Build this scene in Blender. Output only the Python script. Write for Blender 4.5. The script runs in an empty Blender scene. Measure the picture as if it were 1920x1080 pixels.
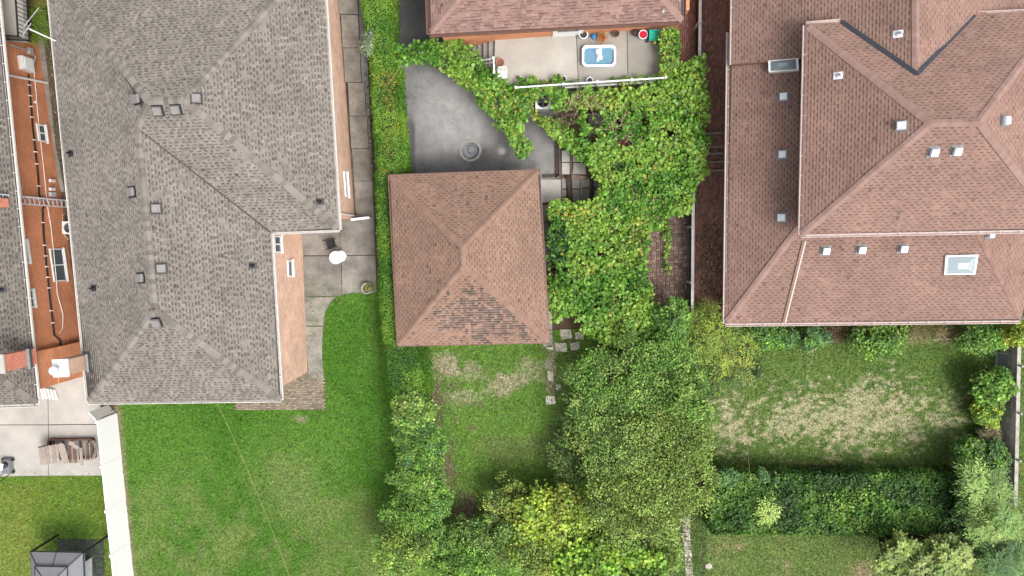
import bpy, math, random
import numpy as np
from mathutils import Vector, Matrix
from mathutils.geometry import tessellate_polygon

random.seed(7)
RNG = np.random.default_rng(11)
scene = bpy.context.scene
COL = scene.collection

# ------------------------------------------------------------------ camera
CAM_H = 38.0                 # drone height above the yard, metres
FPX = 1273.0                 # focal length for a 1920 px wide frame
NADIR = (1000.0, 455.0)      # where the plumb line under the drone meets the frame
_zc = Vector((-(NADIR[0] - 960.0), -(540.0 - NADIR[1]), FPX)).normalized()
_xc = (Vector((1, 0, 0)) - _zc * _zc.x).normalized()
_yc = _zc.cross(_xc)
CAM_ROT = Matrix((_xc, _yc, _zc))
cam = bpy.data.cameras.new('camera')
cam.sensor_width = 36.0
cam.lens = 36.0 * FPX / 1920.0
cam.clip_end = 2000.0
cam_ob = bpy.data.objects.new('camera', cam)
COL.objects.link(cam_ob)
cam_ob.matrix_world = Matrix.Translation((0, 0, CAM_H)) @ CAM_ROT.to_4x4()
scene.camera = cam_ob

# ------------------------------------------------------------------ light
SUN_EL = math.radians(57)
SUN_DIR = Vector((0.80 * math.cos(SUN_EL), -0.60 * math.cos(SUN_EL), math.sin(SUN_EL)))
world = bpy.data.worlds.new('World')
scene.world = world
world.use_nodes = True
wn = world.node_tree
sky = wn.nodes.new('ShaderNodeTexSky')
sky.sky_type = 'NISHITA'
sky.sun_disc = False
sky.sun_elevation = SUN_EL
sky.sun_rotation = math.atan2(SUN_DIR.x, SUN_DIR.y)
sky.air_density = 1.0
sky.dust_density = 6.0
sky.ozone_density = 1.0
hs = wn.nodes.new('ShaderNodeHueSaturation')          # thin cloud: a whiter sky
hs.inputs['Saturation'].default_value = 0.25
wn.links.new(sky.outputs[0], hs.inputs['Color'])
bg = wn.nodes['Background']
bg.inputs['Strength'].default_value = 0.15
wn.links.new(hs.outputs[0], bg.inputs['Color'])
sun = bpy.data.lights.new('sun', 'SUN')
sun.energy = 1.0
sun.angle = math.radians(24)
sun.color = (1.0, 0.95, 0.88)
sun_ob = bpy.data.objects.new('sun', sun)
COL.objects.link(sun_ob)
sun_ob.rotation_euler = SUN_DIR.to_track_quat('Z', 'Y').to_euler()
vs = scene.view_settings
vs.view_transform = 'Standard'
vs.look = 'None'
vs.gamma = 1.0
vs.use_curve_mapping = False
vs.exposure = 1.0

# ------------------------------------------------------------------ helpers
def ray(px, py):
    return CAM_ROT @ Vector((px - 960.0, 540.0 - py, -FPX))

def P(px, py, z=0.0):
    """world point at height z seen at photo position (px, py)"""
    d = ray(px, py)
    s = (z - CAM_H) / d.z
    return Vector((d.x * s, d.y * s, z))

def on_plane(px, py, p0, n):
    o = Vector((0, 0, CAM_H)); d = ray(px, py)
    t = (p0 - o).dot(n) / d.dot(n)
    return o + d * t

WL = {}
def thing(name, label, cat, loc=(0, 0, 0), group=None):
    o = bpy.data.objects.new(name, None)
    o.empty_display_size = 0.3
    COL.objects.link(o)
    o.location = loc
    WL[o] = Vector(loc)
    o['label'] = label; o['category'] = cat
    if group: o['group'] = group
    return o

def tag(o, label, cat, group=None):
    o['label'] = label; o['category'] = cat
    if group: o['group'] = group
    return o

def copy_tree(o, parent=None):
    c = o.copy(); COL.objects.link(c); c.parent = parent
    for ch in [k for k in o.children]:
        copy_tree(ch, c)
    return c

class MB:
    def __init__(self):
        self.v = []; self.f = []; self.c = []
    def add(self, verts, faces, col=None):
        b = len(self.v)
        self.v += [tuple(p) for p in verts]
        self.f += [tuple(i + b for i in f) for f in faces]
        self.c += [col or (1, 1, 1)] * len(faces)
    def quad(self, a, b, c, d, col=None):
        self.add([a, b, c, d], [(0, 1, 2, 3)], col)
    BF = [(0, 3, 2, 1), (4, 5, 6, 7), (0, 1, 5, 4), (1, 2, 6, 5), (2, 3, 7, 6), (3, 0, 4, 7)]
    def box(self, lo, hi, col=None):
        x0, y0, z0 = lo; x1, y1, z1 = hi
        self.add([(x0, y0, z0), (x1, y0, z0), (x1, y1, z0), (x0, y1, z0),
                  (x0, y0, z1), (x1, y0, z1), (x1, y1, z1), (x0, y1, z1)], self.BF, col)
    def cbox(self, c, size, yaw=0.0, tilt=0.0, roll=0.0, col=None):
        M = Matrix.Rotation(yaw, 3, 'Z') @ Matrix.Rotation(tilt, 3, 'X') @ Matrix.Rotation(roll, 3, 'Y')
        h = Vector(size) * 0.5; c = Vector(c)
        vs_ = [c + M @ Vector((sx * h.x, sy * h.y, sz * h.z)) for sz in (-1, 1) for sx, sy in ((-1, -1), (1, -1), (1, 1), (-1, 1))]
        self.add(vs_, self.BF, col)
    def bar(self, p0, p1, w, h, up=(0, 0, 1), col=None):
        p0 = Vector(p0); p1 = Vector(p1); d = (p1 - p0).normalized(); up = Vector(up)
        if abs(d.dot(up)) > 0.98: up = Vector((0, 1, 0))
        s = d.cross(up).normalized(); u = s.cross(d).normalized()
        vs_ = []
        for p in (p0, p1):
            for a, b in ((-1, -1), (1, -1), (1, 1), (-1, 1)):
                vs_.append(p + s * (a * w / 2) + u * (b * h / 2))
        self.add(vs_, self.BF, col)
    def prism(self, poly, z0, z1, col=None):
        n = len(poly)
        area = sum(poly[i][0] * poly[(i + 1) % n][1] - poly[(i + 1) % n][0] * poly[i][1] for i in range(n))
        if area < 0: poly = poly[::-1]
        vs_ = [(p[0], p[1], z0) for p in poly] + [(p[0], p[1], z1) for p in poly]
        fs = [tuple(range(n, 2 * n)), tuple(range(n - 1, -1, -1))]
        fs += [(i, (i + 1) % n, n + (i + 1) % n, n + i) for i in range(n)]
        self.add(vs_, fs, col)
    def tube(self, pts, r, n=7, col=None, cap=True):
        pts = [Vector(p) for p in pts]
        rs = r if isinstance(r, (list, tuple)) else [r] * len(pts)
        vs_ = []; m = len(pts)
        for i, p in enumerate(pts):
            d = (pts[min(i + 1, m - 1)] - pts[max(i - 1, 0)]).normalized()
            up = Vector((0, 0, 1)) if abs(d.z) < 0.9 else Vector((1, 0, 0))
            s = d.cross(up).normalized(); u = s.cross(d)
            for k in range(n):
                a = 2 * math.pi * k / n
                vs_.append(p + (s * math.cos(a) + u * math.sin(a)) * rs[i])
        fs = [(i * n + k, i * n + (k + 1) % n, (i + 1) * n + (k + 1) % n, (i + 1) * n + k) for i in range(m - 1) for k in range(n)]
        if cap: fs += [tuple(range(n - 1, -1, -1)), tuple((m - 1) * n + k for k in range(n))]
        self.add(vs_, fs, col)
    def lathe(self, c, prof, n=24, col=None, sx=1.0, sy=1.0):
        vs_ = []; c = Vector(c)
        for r, z in prof:
            for k in range(n):
                a = 2 * math.pi * k / n
                vs_.append((c.x + r * sx * math.cos(a), c.y + r * sy * math.sin(a), c.z + z))
        m = len(prof)
        fs = [(i * n + k, i * n + (k + 1) % n, (i + 1) * n + (k + 1) % n, (i + 1) * n + k) for i in range(m - 1) for k in range(n)]
        fs += [tuple(range(n - 1, -1, -1)), tuple((m - 1) * n + k for k in range(n))]
        self.add(vs_, fs, col)
    def build(self, name, mat, parent=None, origin=None, smooth=False, kind=None):
        base = WL[parent] if parent is not None else Vector(origin or (0, 0, 0))
        v = np.array(self.v, dtype=np.float32).reshape(-1, 3) - np.array(base, dtype=np.float32)
        me = bpy.data.meshes.new(name)
        me.from_pydata(v.tolist(), [], self.f)
        attr = me.attributes.new('Col', 'FLOAT_COLOR', 'FACE')
        cc = np.ones((len(self.f), 4), dtype=np.float32); cc[:, :3] = np.array(self.c, dtype=np.float32).reshape(-1, 3)
        attr.data.foreach_set('color', cc.ravel())
        box_uv(me, base)
        me.materials.append(mat)
        if smooth:
            me.polygons.foreach_set('use_smooth', [True] * len(me.polygons))
            me.set_sharp_from_angle(angle=math.radians(38))
        me.update()
        o = bpy.data.objects.new(name, me)
        COL.objects.link(o)
        if parent is not None:
            o.parent = parent; WL[o] = Vector(base)
        else:
            o.location = base; WL[o] = Vector(base)
        if kind: o['kind'] = kind
        return o

def sub(parent):
    """a part's children share its thing's base point"""
    return parent

def box_uv(me, base):
    nl = len(me.loops)
    if nl == 0: return
    vi = np.empty(nl, dtype=np.int32); me.loops.foreach_get('vertex_index', vi)
    co = np.empty(len(me.vertices) * 3, dtype=np.float32); me.vertices.foreach_get('co', co); co = co.reshape(-1, 3) + np.array(base, dtype=np.float32)
    npol = len(me.polygons)
    no = np.empty(npol * 3, dtype=np.float32); me.polygons.foreach_get('normal', no); no = np.abs(no.reshape(-1, 3))
    tot = np.empty(npol, dtype=np.int32); me.polygons.foreach_get('loop_total', tot)
    pl = np.repeat(np.arange(npol), tot)
    n = no[pl]; c = co[vi]
    uv = np.where((n[:, 2] >= np.maximum(n[:, 0], n[:, 1]))[:, None], c[:, :2],
                  np.where((n[:, 0] > n[:, 1])[:, None], c[:, [1, 2]], c[:, [0, 2]]))
    lay = me.uv_layers.new(name='UVMap')
    lay.data.foreach_set('uv', np.ascontiguousarray(uv, dtype=np.float32).ravel())

def raw_mesh(name, verts, faces_flat, k, mat, cols=None, parent=None, origin=None, kind=None, point_cols=None):
    """fast mesh: verts (N,3) float, faces (M,k) int; one colour per face or per point"""
    base = WL[parent] if parent is not None else Vector(origin or (0, 0, 0))
    verts = (np.asarray(verts, dtype=np.float32) - np.array(base, dtype=np.float32))
    faces = np.asarray(faces_flat, dtype=np.int32)
    me = bpy.data.meshes.new(name)
    me.vertices.add(len(verts)); me.vertices.foreach_set('co', verts.ravel())
    me.loops.add(faces.size); me.loops.foreach_set('vertex_index', faces.ravel())
    me.polygons.add(len(faces))
    me.polygons.foreach_set('loop_start', np.arange(0, faces.size, k, dtype=np.int32))
    if cols is not None:
        at = me.attributes.new('Col', 'FLOAT_COLOR', 'FACE')
        cc = np.ones((len(faces), 4), dtype=np.float32); cc[:, :3] = cols
        at.data.foreach_set('color', cc.ravel())
    if point_cols is not None:
        at = me.attributes.new('Col', 'FLOAT_COLOR', 'POINT')
        cc = np.ones((len(verts), 4), dtype=np.float32); cc[:, :3] = point_cols
        at.data.foreach_set('color', cc.ravel())
    me.materials.append(mat)
    me.update(calc_edges=True)
    o = bpy.data.objects.new(name, me)
    COL.objects.link(o)
    if parent is not None: o.parent = parent
    else: o.location = base
    WL[o] = Vector(base)
    if kind: o['kind'] = kind
    return o

# numpy noise
def vnoise(x, y, seed=0):
    xi = np.floor(x).astype(np.int64); yi = np.floor(y).astype(np.int64)
    xf = x - xi; yf = y - yi
    u = xf * xf * (3 - 2 * xf); v = yf * yf * (3 - 2 * yf)
    def h(a, b):
        n = (a * 374761393 + b * 668265263 + seed * 1442695041) & 0xffffffff
        n = ((n ^ (n >> 13)) * 1274126177) & 0xffffffff
        return ((n ^ (n >> 16)) & 0xffff) / 65535.0
    return (h(xi, yi) * (1 - u) + h(xi + 1, yi) * u) * (1 - v) + (h(xi, yi + 1) * (1 - u) + h(xi + 1, yi + 1) * u) * v

def fbm(x, y, seed=0, octv=4):
    s = 0; a = 0.5; t = 0
    for i in range(octv):
        s = s + a * vnoise(x * 2 ** i, y * 2 ** i, seed + i * 17); t += a; a *= 0.5
    return s / t

def inside(px, py, poly):
    r = np.zeros(len(px), dtype=bool); n = len(poly); j = n - 1
    for i in range(n):
        xi, yi = poly[i][0], poly[i][1]; xj, yj = poly[j][0], poly[j][1]
        c = ((yi > py) != (yj > py)) & (px < (xj - xi) * (py - yi) / (yj - yi + 1e-12) + xi)
        r ^= c; j = i
    return r

def to_px(x, y, z=0.0):
    """photo position of world points (arrays)"""
    M = np.array(CAM_ROT.transposed())
    v = np.stack([x, y, np.broadcast_to(np.asarray(z, dtype=float), np.shape(x)) - CAM_H], axis=-1) @ M.T
    return 960 - FPX * v[..., 0] / v[..., 2], 540 + FPX * v[..., 1] / v[..., 2]

# ------------------------------------------------------------------ materials
def new_mat(name):
    m = bpy.data.materials.new(name); m.use_nodes = True
    return m, m.node_tree, m.node_tree.nodes['Principled BSDF']

def N(nt, t, **kw):
    n = nt.nodes.new(t)
    for k, v in kw.items():
        if k in ('operation', 'blend_type', 'data_type', 'attribute_name', 'noise_dimensions', 'distance', 'feature', 'clamp'): setattr(n, k, v)
        else: n.inputs[k].default_value = v
    return n

def mixcol(nt, fac, a, b, mode='MIX'):
    n = nt.nodes.new('ShaderNodeMix'); n.data_type = 'RGBA'; n.blend_type = mode
    for sock, val in ((n.inputs[0], fac), (n.inputs[6], a), (n.inputs[7], b)):
        if isinstance(val, bpy.types.NodeSocket): nt.links.new(val, sock)
        elif isinstance(val, (int, float)): sock.default_value = val
        else: sock.default_value = (*val, 1)
    return n.outputs[2]

def ramp(nt, fac, stops):
    r = nt.nodes.new('ShaderNodeValToRGB')
    e = r.color_ramp.elements
    while len(e) < len(stops): e.new(0.5)
    for i, (p, c) in enumerate(stops):
        e[i].position = p; e[i].color = (*((c, c, c) if isinstance(c, (int, float)) else c), 1)
    nt.links.new(fac, r.inputs[0])
    return r.outputs[0]

def noise(nt, scale, detail=4, rough=0.6, vec=None):
    n = N(nt, 'ShaderNodeTexNoise', Scale=scale, Detail=detail, Roughness=rough)
    nt.links.new(vec or coords(nt), n.inputs['Vector'])
    return n.outputs[0]

def coords(nt):
    for n in nt.nodes:
        if n.bl_idname == 'ShaderNodeNewGeometry': return n.outputs['Position']
    return nt.nodes.new('ShaderNodeNewGeometry').outputs['Position']

def bump(nt, bs, h, strength=0.3, dist=0.02):
    b = N(nt, 'ShaderNodeBump', Strength=strength, Distance=dist)
    nt.links.new(h, b.inputs['Height']); nt.links.new(b.outputs[0], bs.inputs['Normal'])

def surf(name, ca, cb, scale=1.5, fine=30.0, rough=0.85, spec=0.3, bstr=0.25, bdist=0.01, attr=False, metal=0.0, fine_amt=0.35):
    """two-tone weathered surface: broad mottling plus fine grain, optional per-face tint"""
    m, nt, bs = new_mat(name)
    n1 = noise(nt, scale, 5, 0.65)
    c = mixcol(nt, ramp(nt, n1, [(0.3, 0.0), (0.7, 1.0)]), ca, cb)
    n2 = noise(nt, fine, 3, 0.7)
    g = ramp(nt, n2, [(0.25, 1 - fine_amt), (0.75, 1 + fine_amt * 0.6)])
    c = mixcol(nt, 1.0, c, g, 'MULTIPLY')
    if attr:
        a = N(nt, 'ShaderNodeAttribute', attribute_name='Col')
        c = mixcol(nt, 1.0, c, a.outputs['Color'], 'MULTIPLY')
    nt.links.new(c, bs.inputs['Base Color'])
    bs.inputs['Roughness'].default_value = rough
    bs.inputs['Specular IOR Level'].default_value = spec
    bs.inputs['Metallic'].default_value = metal
    if bstr: bump(nt, bs, n2, bstr, bdist)
    return m

def plain(name, c, rough=0.5, metal=0.0, spec=0.4, var=0.15, scale=6.0):
    d = tuple(x * (1 - var) for x in c); e = tuple(min(1, x * (1 + var)) for x in c)
    return surf(name, d, e, scale, 60.0, rough, spec, 0.08, 0.003, metal=metal, fine_amt=0.12)

def leaf_mat(name, trans=0.3, rough=0.5):
    m, nt, bs = new_mat(name)
    a = N(nt, 'ShaderNodeAttribute', attribute_name='Col')
    nt.links.new(a.outputs['Color'], bs.inputs['Base Color'])
    bs.inputs['Roughness'].default_value = rough
    bs.inputs['Specular IOR Level'].default_value = 0.35
    t = nt.nodes.new('ShaderNodeBsdfTranslucent')
    nt.links.new(mixcol(nt, 1.0, a.outputs['Color'], (1.0, 1.1, 0.6), 'MULTIPLY'), t.inputs['Color'])
    mx = N(nt, 'ShaderNodeMixShader'); mx.inputs[0].default_value = trans
    nt.links.new(bs.outputs[0], mx.inputs[1]); nt.links.new(t.outputs[0], mx.inputs[2])
    nt.links.new(mx.outputs[0], nt.nodes['Material Output'].inputs[0])
    return m

def brick_mat(name, c1, c2, mortar, bw=0.22, bh=0.075, ms=0.008):
    m, nt, bs = new_mat(name)
    uv = nt.nodes.new('ShaderNodeUVMap'); uv.uv_map = 'UVMap'
    b = N(nt, 'ShaderNodeTexBrick', Scale=1.0)
    b.inputs['Brick Width'].default_value = bw; b.inputs['Row Height'].default_value = bh
    b.inputs['Mortar Size'].default_value = ms
    b.inputs['Color1'].default_value = (*c1, 1); b.inputs['Color2'].default_value = (*c2, 1); b.inputs['Mortar'].default_value = (*mortar, 1)
    nt.links.new(uv.outputs[0], b.inputs['Vector'])
    n1 = noise(nt, 0.9, 5, 0.7)
    c = mixcol(nt, 1.0, b.outputs['Color'], ramp(nt, n1, [(0.3, 0.8), (0.7, 1.12)]), 'MULTIPLY')
    nt.links.new(c, bs.inputs['Base Color'])
    bs.inputs['Roughness'].default_value = 0.9; bs.inputs['Specular IOR Level'].default_value = 0.2
    bump(nt, bs, b.outputs['Fac'], -0.5, 0.01)
    return m

def obj_tint_mat(name, base, rough=0.9):
    """shingle cap: colour of its own per cap"""
    m, nt, bs = new_mat(name)
    oi = nt.nodes.new('ShaderNodeObjectInfo')
    n2 = noise(nt, 45, 3, 0.7)
    c = mixcol(nt, 1.0, oi.outputs['Color'], ramp(nt, n2, [(0.25, 0.72), (0.75, 1.2)]), 'MULTIPLY')
    nt.links.new(c, bs.inputs['Base Color']); bs.inputs['Roughness'].default_value = rough
    bs.inputs['Specular IOR Level'].default_value = 0.2
    bump(nt, bs, n2, 0.3, 0.006)
    return m

def shingle_mat(name):
    m, nt, bs = new_mat(name)
    a = N(nt, 'ShaderNodeAttribute', attribute_name='Col')
    n1 = noise(nt, 0.45, 5, 0.65); n2 = noise(nt, 40, 3, 0.75); n3 = noise(nt, 2.6, 6, 0.75)
    c = mixcol(nt, 1.0, a.outputs['Color'], ramp(nt, n1, [(0.3, 0.82), (0.7, 1.14)]), 'MULTIPLY')
    c = mixcol(nt, 1.0, c, ramp(nt, n3, [(0.3, 0.84), (0.7, 1.1)]), 'MULTIPLY')
    c = mixcol(nt, 1.0, c, ramp(nt, n2, [(0.2, 0.72), (0.8, 1.22)]), 'MULTIPLY')
    nt.links.new(c, bs.inputs['Base Color'])
    bs.inputs['Roughness'].default_value = 0.92; bs.inputs['Specular IOR Level'].default_value = 0.25
    bump(nt, bs, n2, 0.35, 0.006)
    return m

M = {}
M['shingle'] = shingle_mat('asphalt shingle')
M['cap'] = obj_tint_mat('shingle cap', (1, 1, 1))
M['deck'] = plain('roof deck', (0.05, 0.042, 0.038), 0.95)
M['soffit'] = plain('painted soffit', (0.55, 0.5, 0.46), 0.6)
M['gutter_white'] = plain('white gutter', (0.52, 0.50, 0.47), 0.45)
M['gutter_pink'] = plain('dusty pink gutter', (0.42, 0.33, 0.30), 0.5)
M['gutter_brown'] = plain('brown gutter', (0.12, 0.06, 0.045), 0.5)
M['brick_peach'] = brick_mat('peach brick', (0.45, 0.25, 0.17), (0.60, 0.39, 0.29), (0.58, 0.47, 0.39))
M['brick_orange'] = brick_mat('orange brick', (0.40, 0.118, 0.045), (0.53, 0.185, 0.075), (0.54, 0.31, 0.20), ms=0.012)
M['brick_red'] = brick_mat('red brick', (0.45, 0.10, 0.06), (0.52, 0.15, 0.08), (0.55, 0.40, 0.33))
M['brick_brown'] = brick_mat('brown brick', (0.22, 0.10, 0.07), (0.28, 0.13, 0.09), (0.3, 0.25, 0.22))
M['chimney_tan'] = brick_mat('tan chimney brick', (0.42, 0.27, 0.18), (0.36, 0.21, 0.14), (0.5, 0.42, 0.35))
M['white'] = plain('white paint', (0.64, 0.64, 0.63), 0.4, var=0.05)
M['vinyl'] = plain('white vinyl', (0.70, 0.70, 0.71), 0.35, var=0.03)
M['glass'], nt, bs = new_mat('window glass')
bs.inputs['Base Color'].default_value = (0.075, 0.095, 0.105, 1); bs.inputs['Roughness'].default_value = 0.06; bs.inputs['Specular IOR Level'].default_value = 0.7  # base colour lightened to paint in reflected sky
M['skyglass'], nt, bs = new_mat('frosted skylight dome')
bs.inputs['Base Color'].default_value = (0.26, 0.31, 0.34, 1); bs.inputs['Roughness'].default_value = 0.08; bs.inputs['Specular IOR Level'].default_value = 0.6
M['smokeglass'], nt, bs = new_mat('smoked skylight glass')
bs.inputs['Base Color'].default_value = (0.16, 0.19, 0.21, 1); bs.inputs['Roughness'].default_value = 0.05; bs.inputs['Specular IOR Level'].default_value = 0.9
M['vent_grey'] = plain('grey vent metal', (0.17, 0.16, 0.155), 0.6, 0.0)
M['vent_white'] = plain('pale vent metal', (0.56, 0.58, 0.61), 0.4, 0.1)
M['black'] = plain('black plastic', (0.018, 0.018, 0.02), 0.45)
M['black_metal'] = plain('black painted metal', (0.02, 0.02, 0.022), 0.4, 0.2)
M['steel'] = plain('galvanised steel', (0.55, 0.56, 0.57), 0.4, 0.6)
M['lead'] = plain('lead flashing', (0.16, 0.17, 0.18), 0.55, 0.3)
M['valley'] = plain('dark valley metal', (0.035, 0.04, 0.05), 0.35, 0.3)
M['concrete'] = surf('patio concrete', (0.115, 0.106, 0.094), (0.265, 0.247, 0.22), 1.1, 18, 0.9, 0.25, 0.3, 0.008, attr=True)
M['concrete_pale'] = surf('pale concrete', (0.285, 0.272, 0.25), (0.40, 0.38, 0.347), 0.55, 25, 0.88, 0.25, 0.2, 0.006, attr=True, fine_amt=0.15)
M['concrete_dark'] = surf('weathered flagstone', (0.17, 0.163, 0.15), (0.29, 0.278, 0.255), 1.2, 18, 0.92, 0.2, 0.35, 0.01, attr=True)
M['stone'] = surf('pale flat stone', (0.30, 0.28, 0.25), (0.44, 0.41, 0.37), 2.0, 25, 0.9, 0.2, 0.3, 0.01, attr=True)
M['paver'] = surf('clay paver', (0.85, 0.85, 0.85), (1.1, 1.1, 1.1), 1.4, 30, 0.9, 0.2, 0.3, 0.008, attr=True)
M['soil'] = surf('bare soil', (0.06, 0.042, 0.028), (0.12, 0.09, 0.06), 1.2, 14, 0.97, 0.1, 0.6, 0.03)
M['timber_grey'] = surf('weathered grey timber', (0.30, 0.28, 0.26), (0.50, 0.47, 0.44), 2.5, 35, 0.9, 0.2, 0.3, 0.006, attr=True)
M['timber_dark'] = surf('dark old timber', (0.045, 0.033, 0.026), (0.09, 0.07, 0.055), 2.5, 30, 0.92, 0.2, 0.3, 0.008, attr=True)
M['timber_pale'] = surf('silvered bench timber', (0.19, 0.16, 0.14), (0.30, 0.26, 0.23), 3.0, 40, 0.9, 0.2, 0.3, 0.006, attr=True)
M['timber_brown'] = surf('brown bench timber', (0.10, 0.055, 0.04), (0.17, 0.10, 0.075), 3.0, 40, 0.88, 0.2, 0.3, 0.006, attr=True)
M['bark'] = surf('bark', (0.07, 0.05, 0.035), (0.16, 0.12, 0.09), 6, 30, 0.95, 0.1, 0.6, 0.02)
M['drystick'] = surf('dry twig', (0.30, 0.24, 0.14), (0.46, 0.38, 0.24), 5, 30, 0.9, 0.1, 0.3, 0.01)
M['leaf'] = leaf_mat('leaf')
M['grass'] = leaf_mat('grass blade', 0.25, 0.6)
M['terracotta'] = plain('terracotta', (0.33, 0.13, 0.085), 0.8)
M['pot_brown'] = plain('brown pot', (0.16, 0.075, 0.05), 0.7)
M['red'] = plain('red plastic', (0.42, 0.012, 0.03), 0.35)
M['teal'] = plain('teal plastic', (0.02, 0.33, 0.25), 0.4)
M['blue'] = plain('blue plastic', (0.03, 0.18, 0.40), 0.4)
M['yellow'] = plain('yellow plastic', (0.55, 0.40, 0.05), 0.4)
M['pool_blue'] = plain('blue pool liner', (0.10, 0.22, 0.31), 0.4, var=0.12, scale=4)
M['pool_white'] = plain('pale blue pool rim', (0.70, 0.75, 0.78), 0.4, var=0.03)
M['cloth'] = plain('white cloth', (0.74, 0.74, 0.74), 0.8, var=0.05)
M['cable_white'] = plain('white cable', (0.70, 0.66, 0.60), 0.5)
M['cable_orange'] = plain('tan cable', (0.55, 0.36, 0.20), 0.5)
M['canvas'] = plain('grey gazebo canvas', (0.13, 0.135, 0.145), 0.75, var=0.08, scale=1.5)
M['rubber'] = plain('dark rubber tile', (0.03, 0.032, 0.036), 0.7, var=0.3, scale=3)
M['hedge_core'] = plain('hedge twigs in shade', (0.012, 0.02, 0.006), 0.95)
M['dirt_pot'] = plain('potting soil', (0.05, 0.035, 0.025), 0.95)

# vertex-coloured turf with fine grain
m, nt, bs = new_mat('turf'); M['turf'] = m
a = N(nt, 'ShaderNodeAttribute', attribute_name='Col')
n2 = noise(nt, 9, 5, 0.8)
c = mixcol(nt, 1.0, a.outputs['Color'], ramp(nt, n2, [(0.3, 0.4), (0.7, 1.4)]), 'MULTIPLY')
nt.links.new(c, bs.inputs['Base Color']); bs.inputs['Roughness'].default_value = 0.95; bs.inputs['Specular IOR Level'].default_value = 0.1
bump(nt, bs, n2, 0.7, 0.04)

# asphalt: worn pale in the middle where cars turn
m, nt, bs = new_mat('worn asphalt'); M['asphalt'] = m
n1 = noise(nt, 0.35, 5, 0.6); n2 = noise(nt, 35, 3, 0.7); n3 = noise(nt, 1.7, 5, 0.7)
a = N(nt, 'ShaderNodeAttribute', attribute_name='Col')
c = mixcol(nt, ramp(nt, n3, [(0.3, 0.0), (0.75, 1.0)]), (0.75, 0.75, 0.75), (1.1, 1.1, 1.1))
c = mixcol(nt, 1.0, a.outputs['Color'], c, 'MULTIPLY')
c = mixcol(nt, 1.0, c, ramp(nt, n2, [(0.25, 0.75), (0.75, 1.2)]), 'MULTIPLY')
nt.links.new(c, bs.inputs['Base Color']); bs.inputs['Roughness'].default_value = 0.9; bs.inputs['Specular IOR Level'].default_value = 0.25
vo = N(nt, 'ShaderNodeTexVoronoi', Scale=0.42, feature='DISTANCE_TO_EDGE')
wv = nt.nodes.new('ShaderNodeVectorMath'); wv.operation = 'ADD'
nz = N(nt, 'ShaderNodeTexNoise', Scale=1.3, Detail=5.0); nt.links.new(coords(nt), nz.inputs['Vector'])
nt.links.new(coords(nt), wv.inputs[0]); nt.links.new(nz.outputs['Color'], wv.inputs[1]); nt.links.new(wv.outputs[0], vo.inputs['Vector'])
crack = ramp(nt, vo.outputs['Distance'], [(0.0, 0.72), (0.01, 1.0)])
c = mixcol(nt, 1.0, c, crack, 'MULTIPLY')
n4 = noise(nt, 110, 2, 0.8)
c = mixcol(nt, 1.0, c, ramp(nt, n4, [(0.3, 0.7), (0.7, 1.3)]), 'MULTIPLY')
nt.links.new(c, bs.inputs['Base Color'])
bump(nt, bs, n2, 0.4, 0.008)

m, nt, bs = new_mat('far ground'); M['far'] = m
c = mixcol(nt, ramp(nt, noise(nt, 0.08, 6, 0.65), [(0.35, 0.0), (0.65, 1.0)]), (0.035, 0.065, 0.018), (0.06, 0.075, 0.03))
c = mixcol(nt, ramp(nt, noise(nt, 1.1, 5, 0.7), [(0.4, 0.0), (0.75, 1.0)]), c, (0.07, 0.052, 0.035))
nt.links.new(c, bs.inputs['Base Color']); bs.inputs['Roughness'].default_value = 0.97; bs.inputs['Specular IOR Level'].default_value = 0.1

# ================================================================== SETTING
def structure(o):
    o['kind'] = 'structure'
    return o

mb = MB(); mb.quad((-420, -420, -0.3), (420, -420, -0.3), (420, 420, -0.3), (-420, 420, -0.3))
structure(mb.build('ground', M['far']))

DRAIN = P(882, 282, 0)
def holed_sheet(outer, hole_c, hole_r, z):
    ring = [Vector((hole_c.x + hole_r * math.cos(2 * math.pi * k / 24), hole_c.y + hole_r * math.sin(2 * math.pi * k / 24), z)) for k in range(24)]
    allp = outer + ring
    tris = tessellate_polygon([outer, ring])
    b = MB(); b.add(allp, [tuple(t) for t in tris])
    return b
so = [P(x, y, -0.02) for x, y in ((-260, -260), (2180, -260), (2180, 1340), (-260, 1340))]
b = holed_sheet(so, DRAIN, 0.5, -0.02)
structure(b.build('soil', M['soil']))

def grid_sheet(name, corners, cell, z, colf, mat, hole=None, relief=0.0):
    tl, tr, br, bl = [np.array(P(x, y, z)) for x, y in corners]
    nu = max(2, int(np.linalg.norm(tr - tl) / cell)); nv = max(2, int(np.linalg.norm(bl - tl) / cell))
    u = np.linspace(0, 1, nu + 1); v = np.linspace(0, 1, nv + 1)
    U, V = np.meshgrid(u, v)
    pts = (tl * ((1 - U) * (1 - V))[..., None] + tr * (U * (1 - V))[..., None] + br * (U * V)[..., None] + bl * ((1 - U) * V)[..., None]).reshape(-1, 3)
    if relief: pts[:, 2] += relief * (fbm(pts[:, 0] * 1.2, pts[:, 1] * 1.2, 5) - 0.5)
    px, py = to_px(pts[:, 0], pts[:, 1], z)
    cols = colf(px, py, pts[:, 0], pts[:, 1])
    ii = np.arange((nv + 1) * (nu + 1)).reshape(nv + 1, nu + 1)
    f = np.stack([ii[1:, :-1], ii[1:, 1:], ii[:-1, 1:], ii[:-1, :-1]], -1).reshape(-1, 4)
    if hole is not None:
        c = pts[f].mean(1)
        f = f[np.hypot(c[:, 0] - hole[0], c[:, 1] - hole[1]) > hole[2]]
    o = raw_mesh(name, pts, f, 4, mat, point_cols=cols, kind='structure')
    return o

def mixn(a, b, t):
    t = np.clip(t, 0, 1)[:, None]
    return np.asarray(a) * (1 - t) + np.asarray(b) * t

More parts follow.
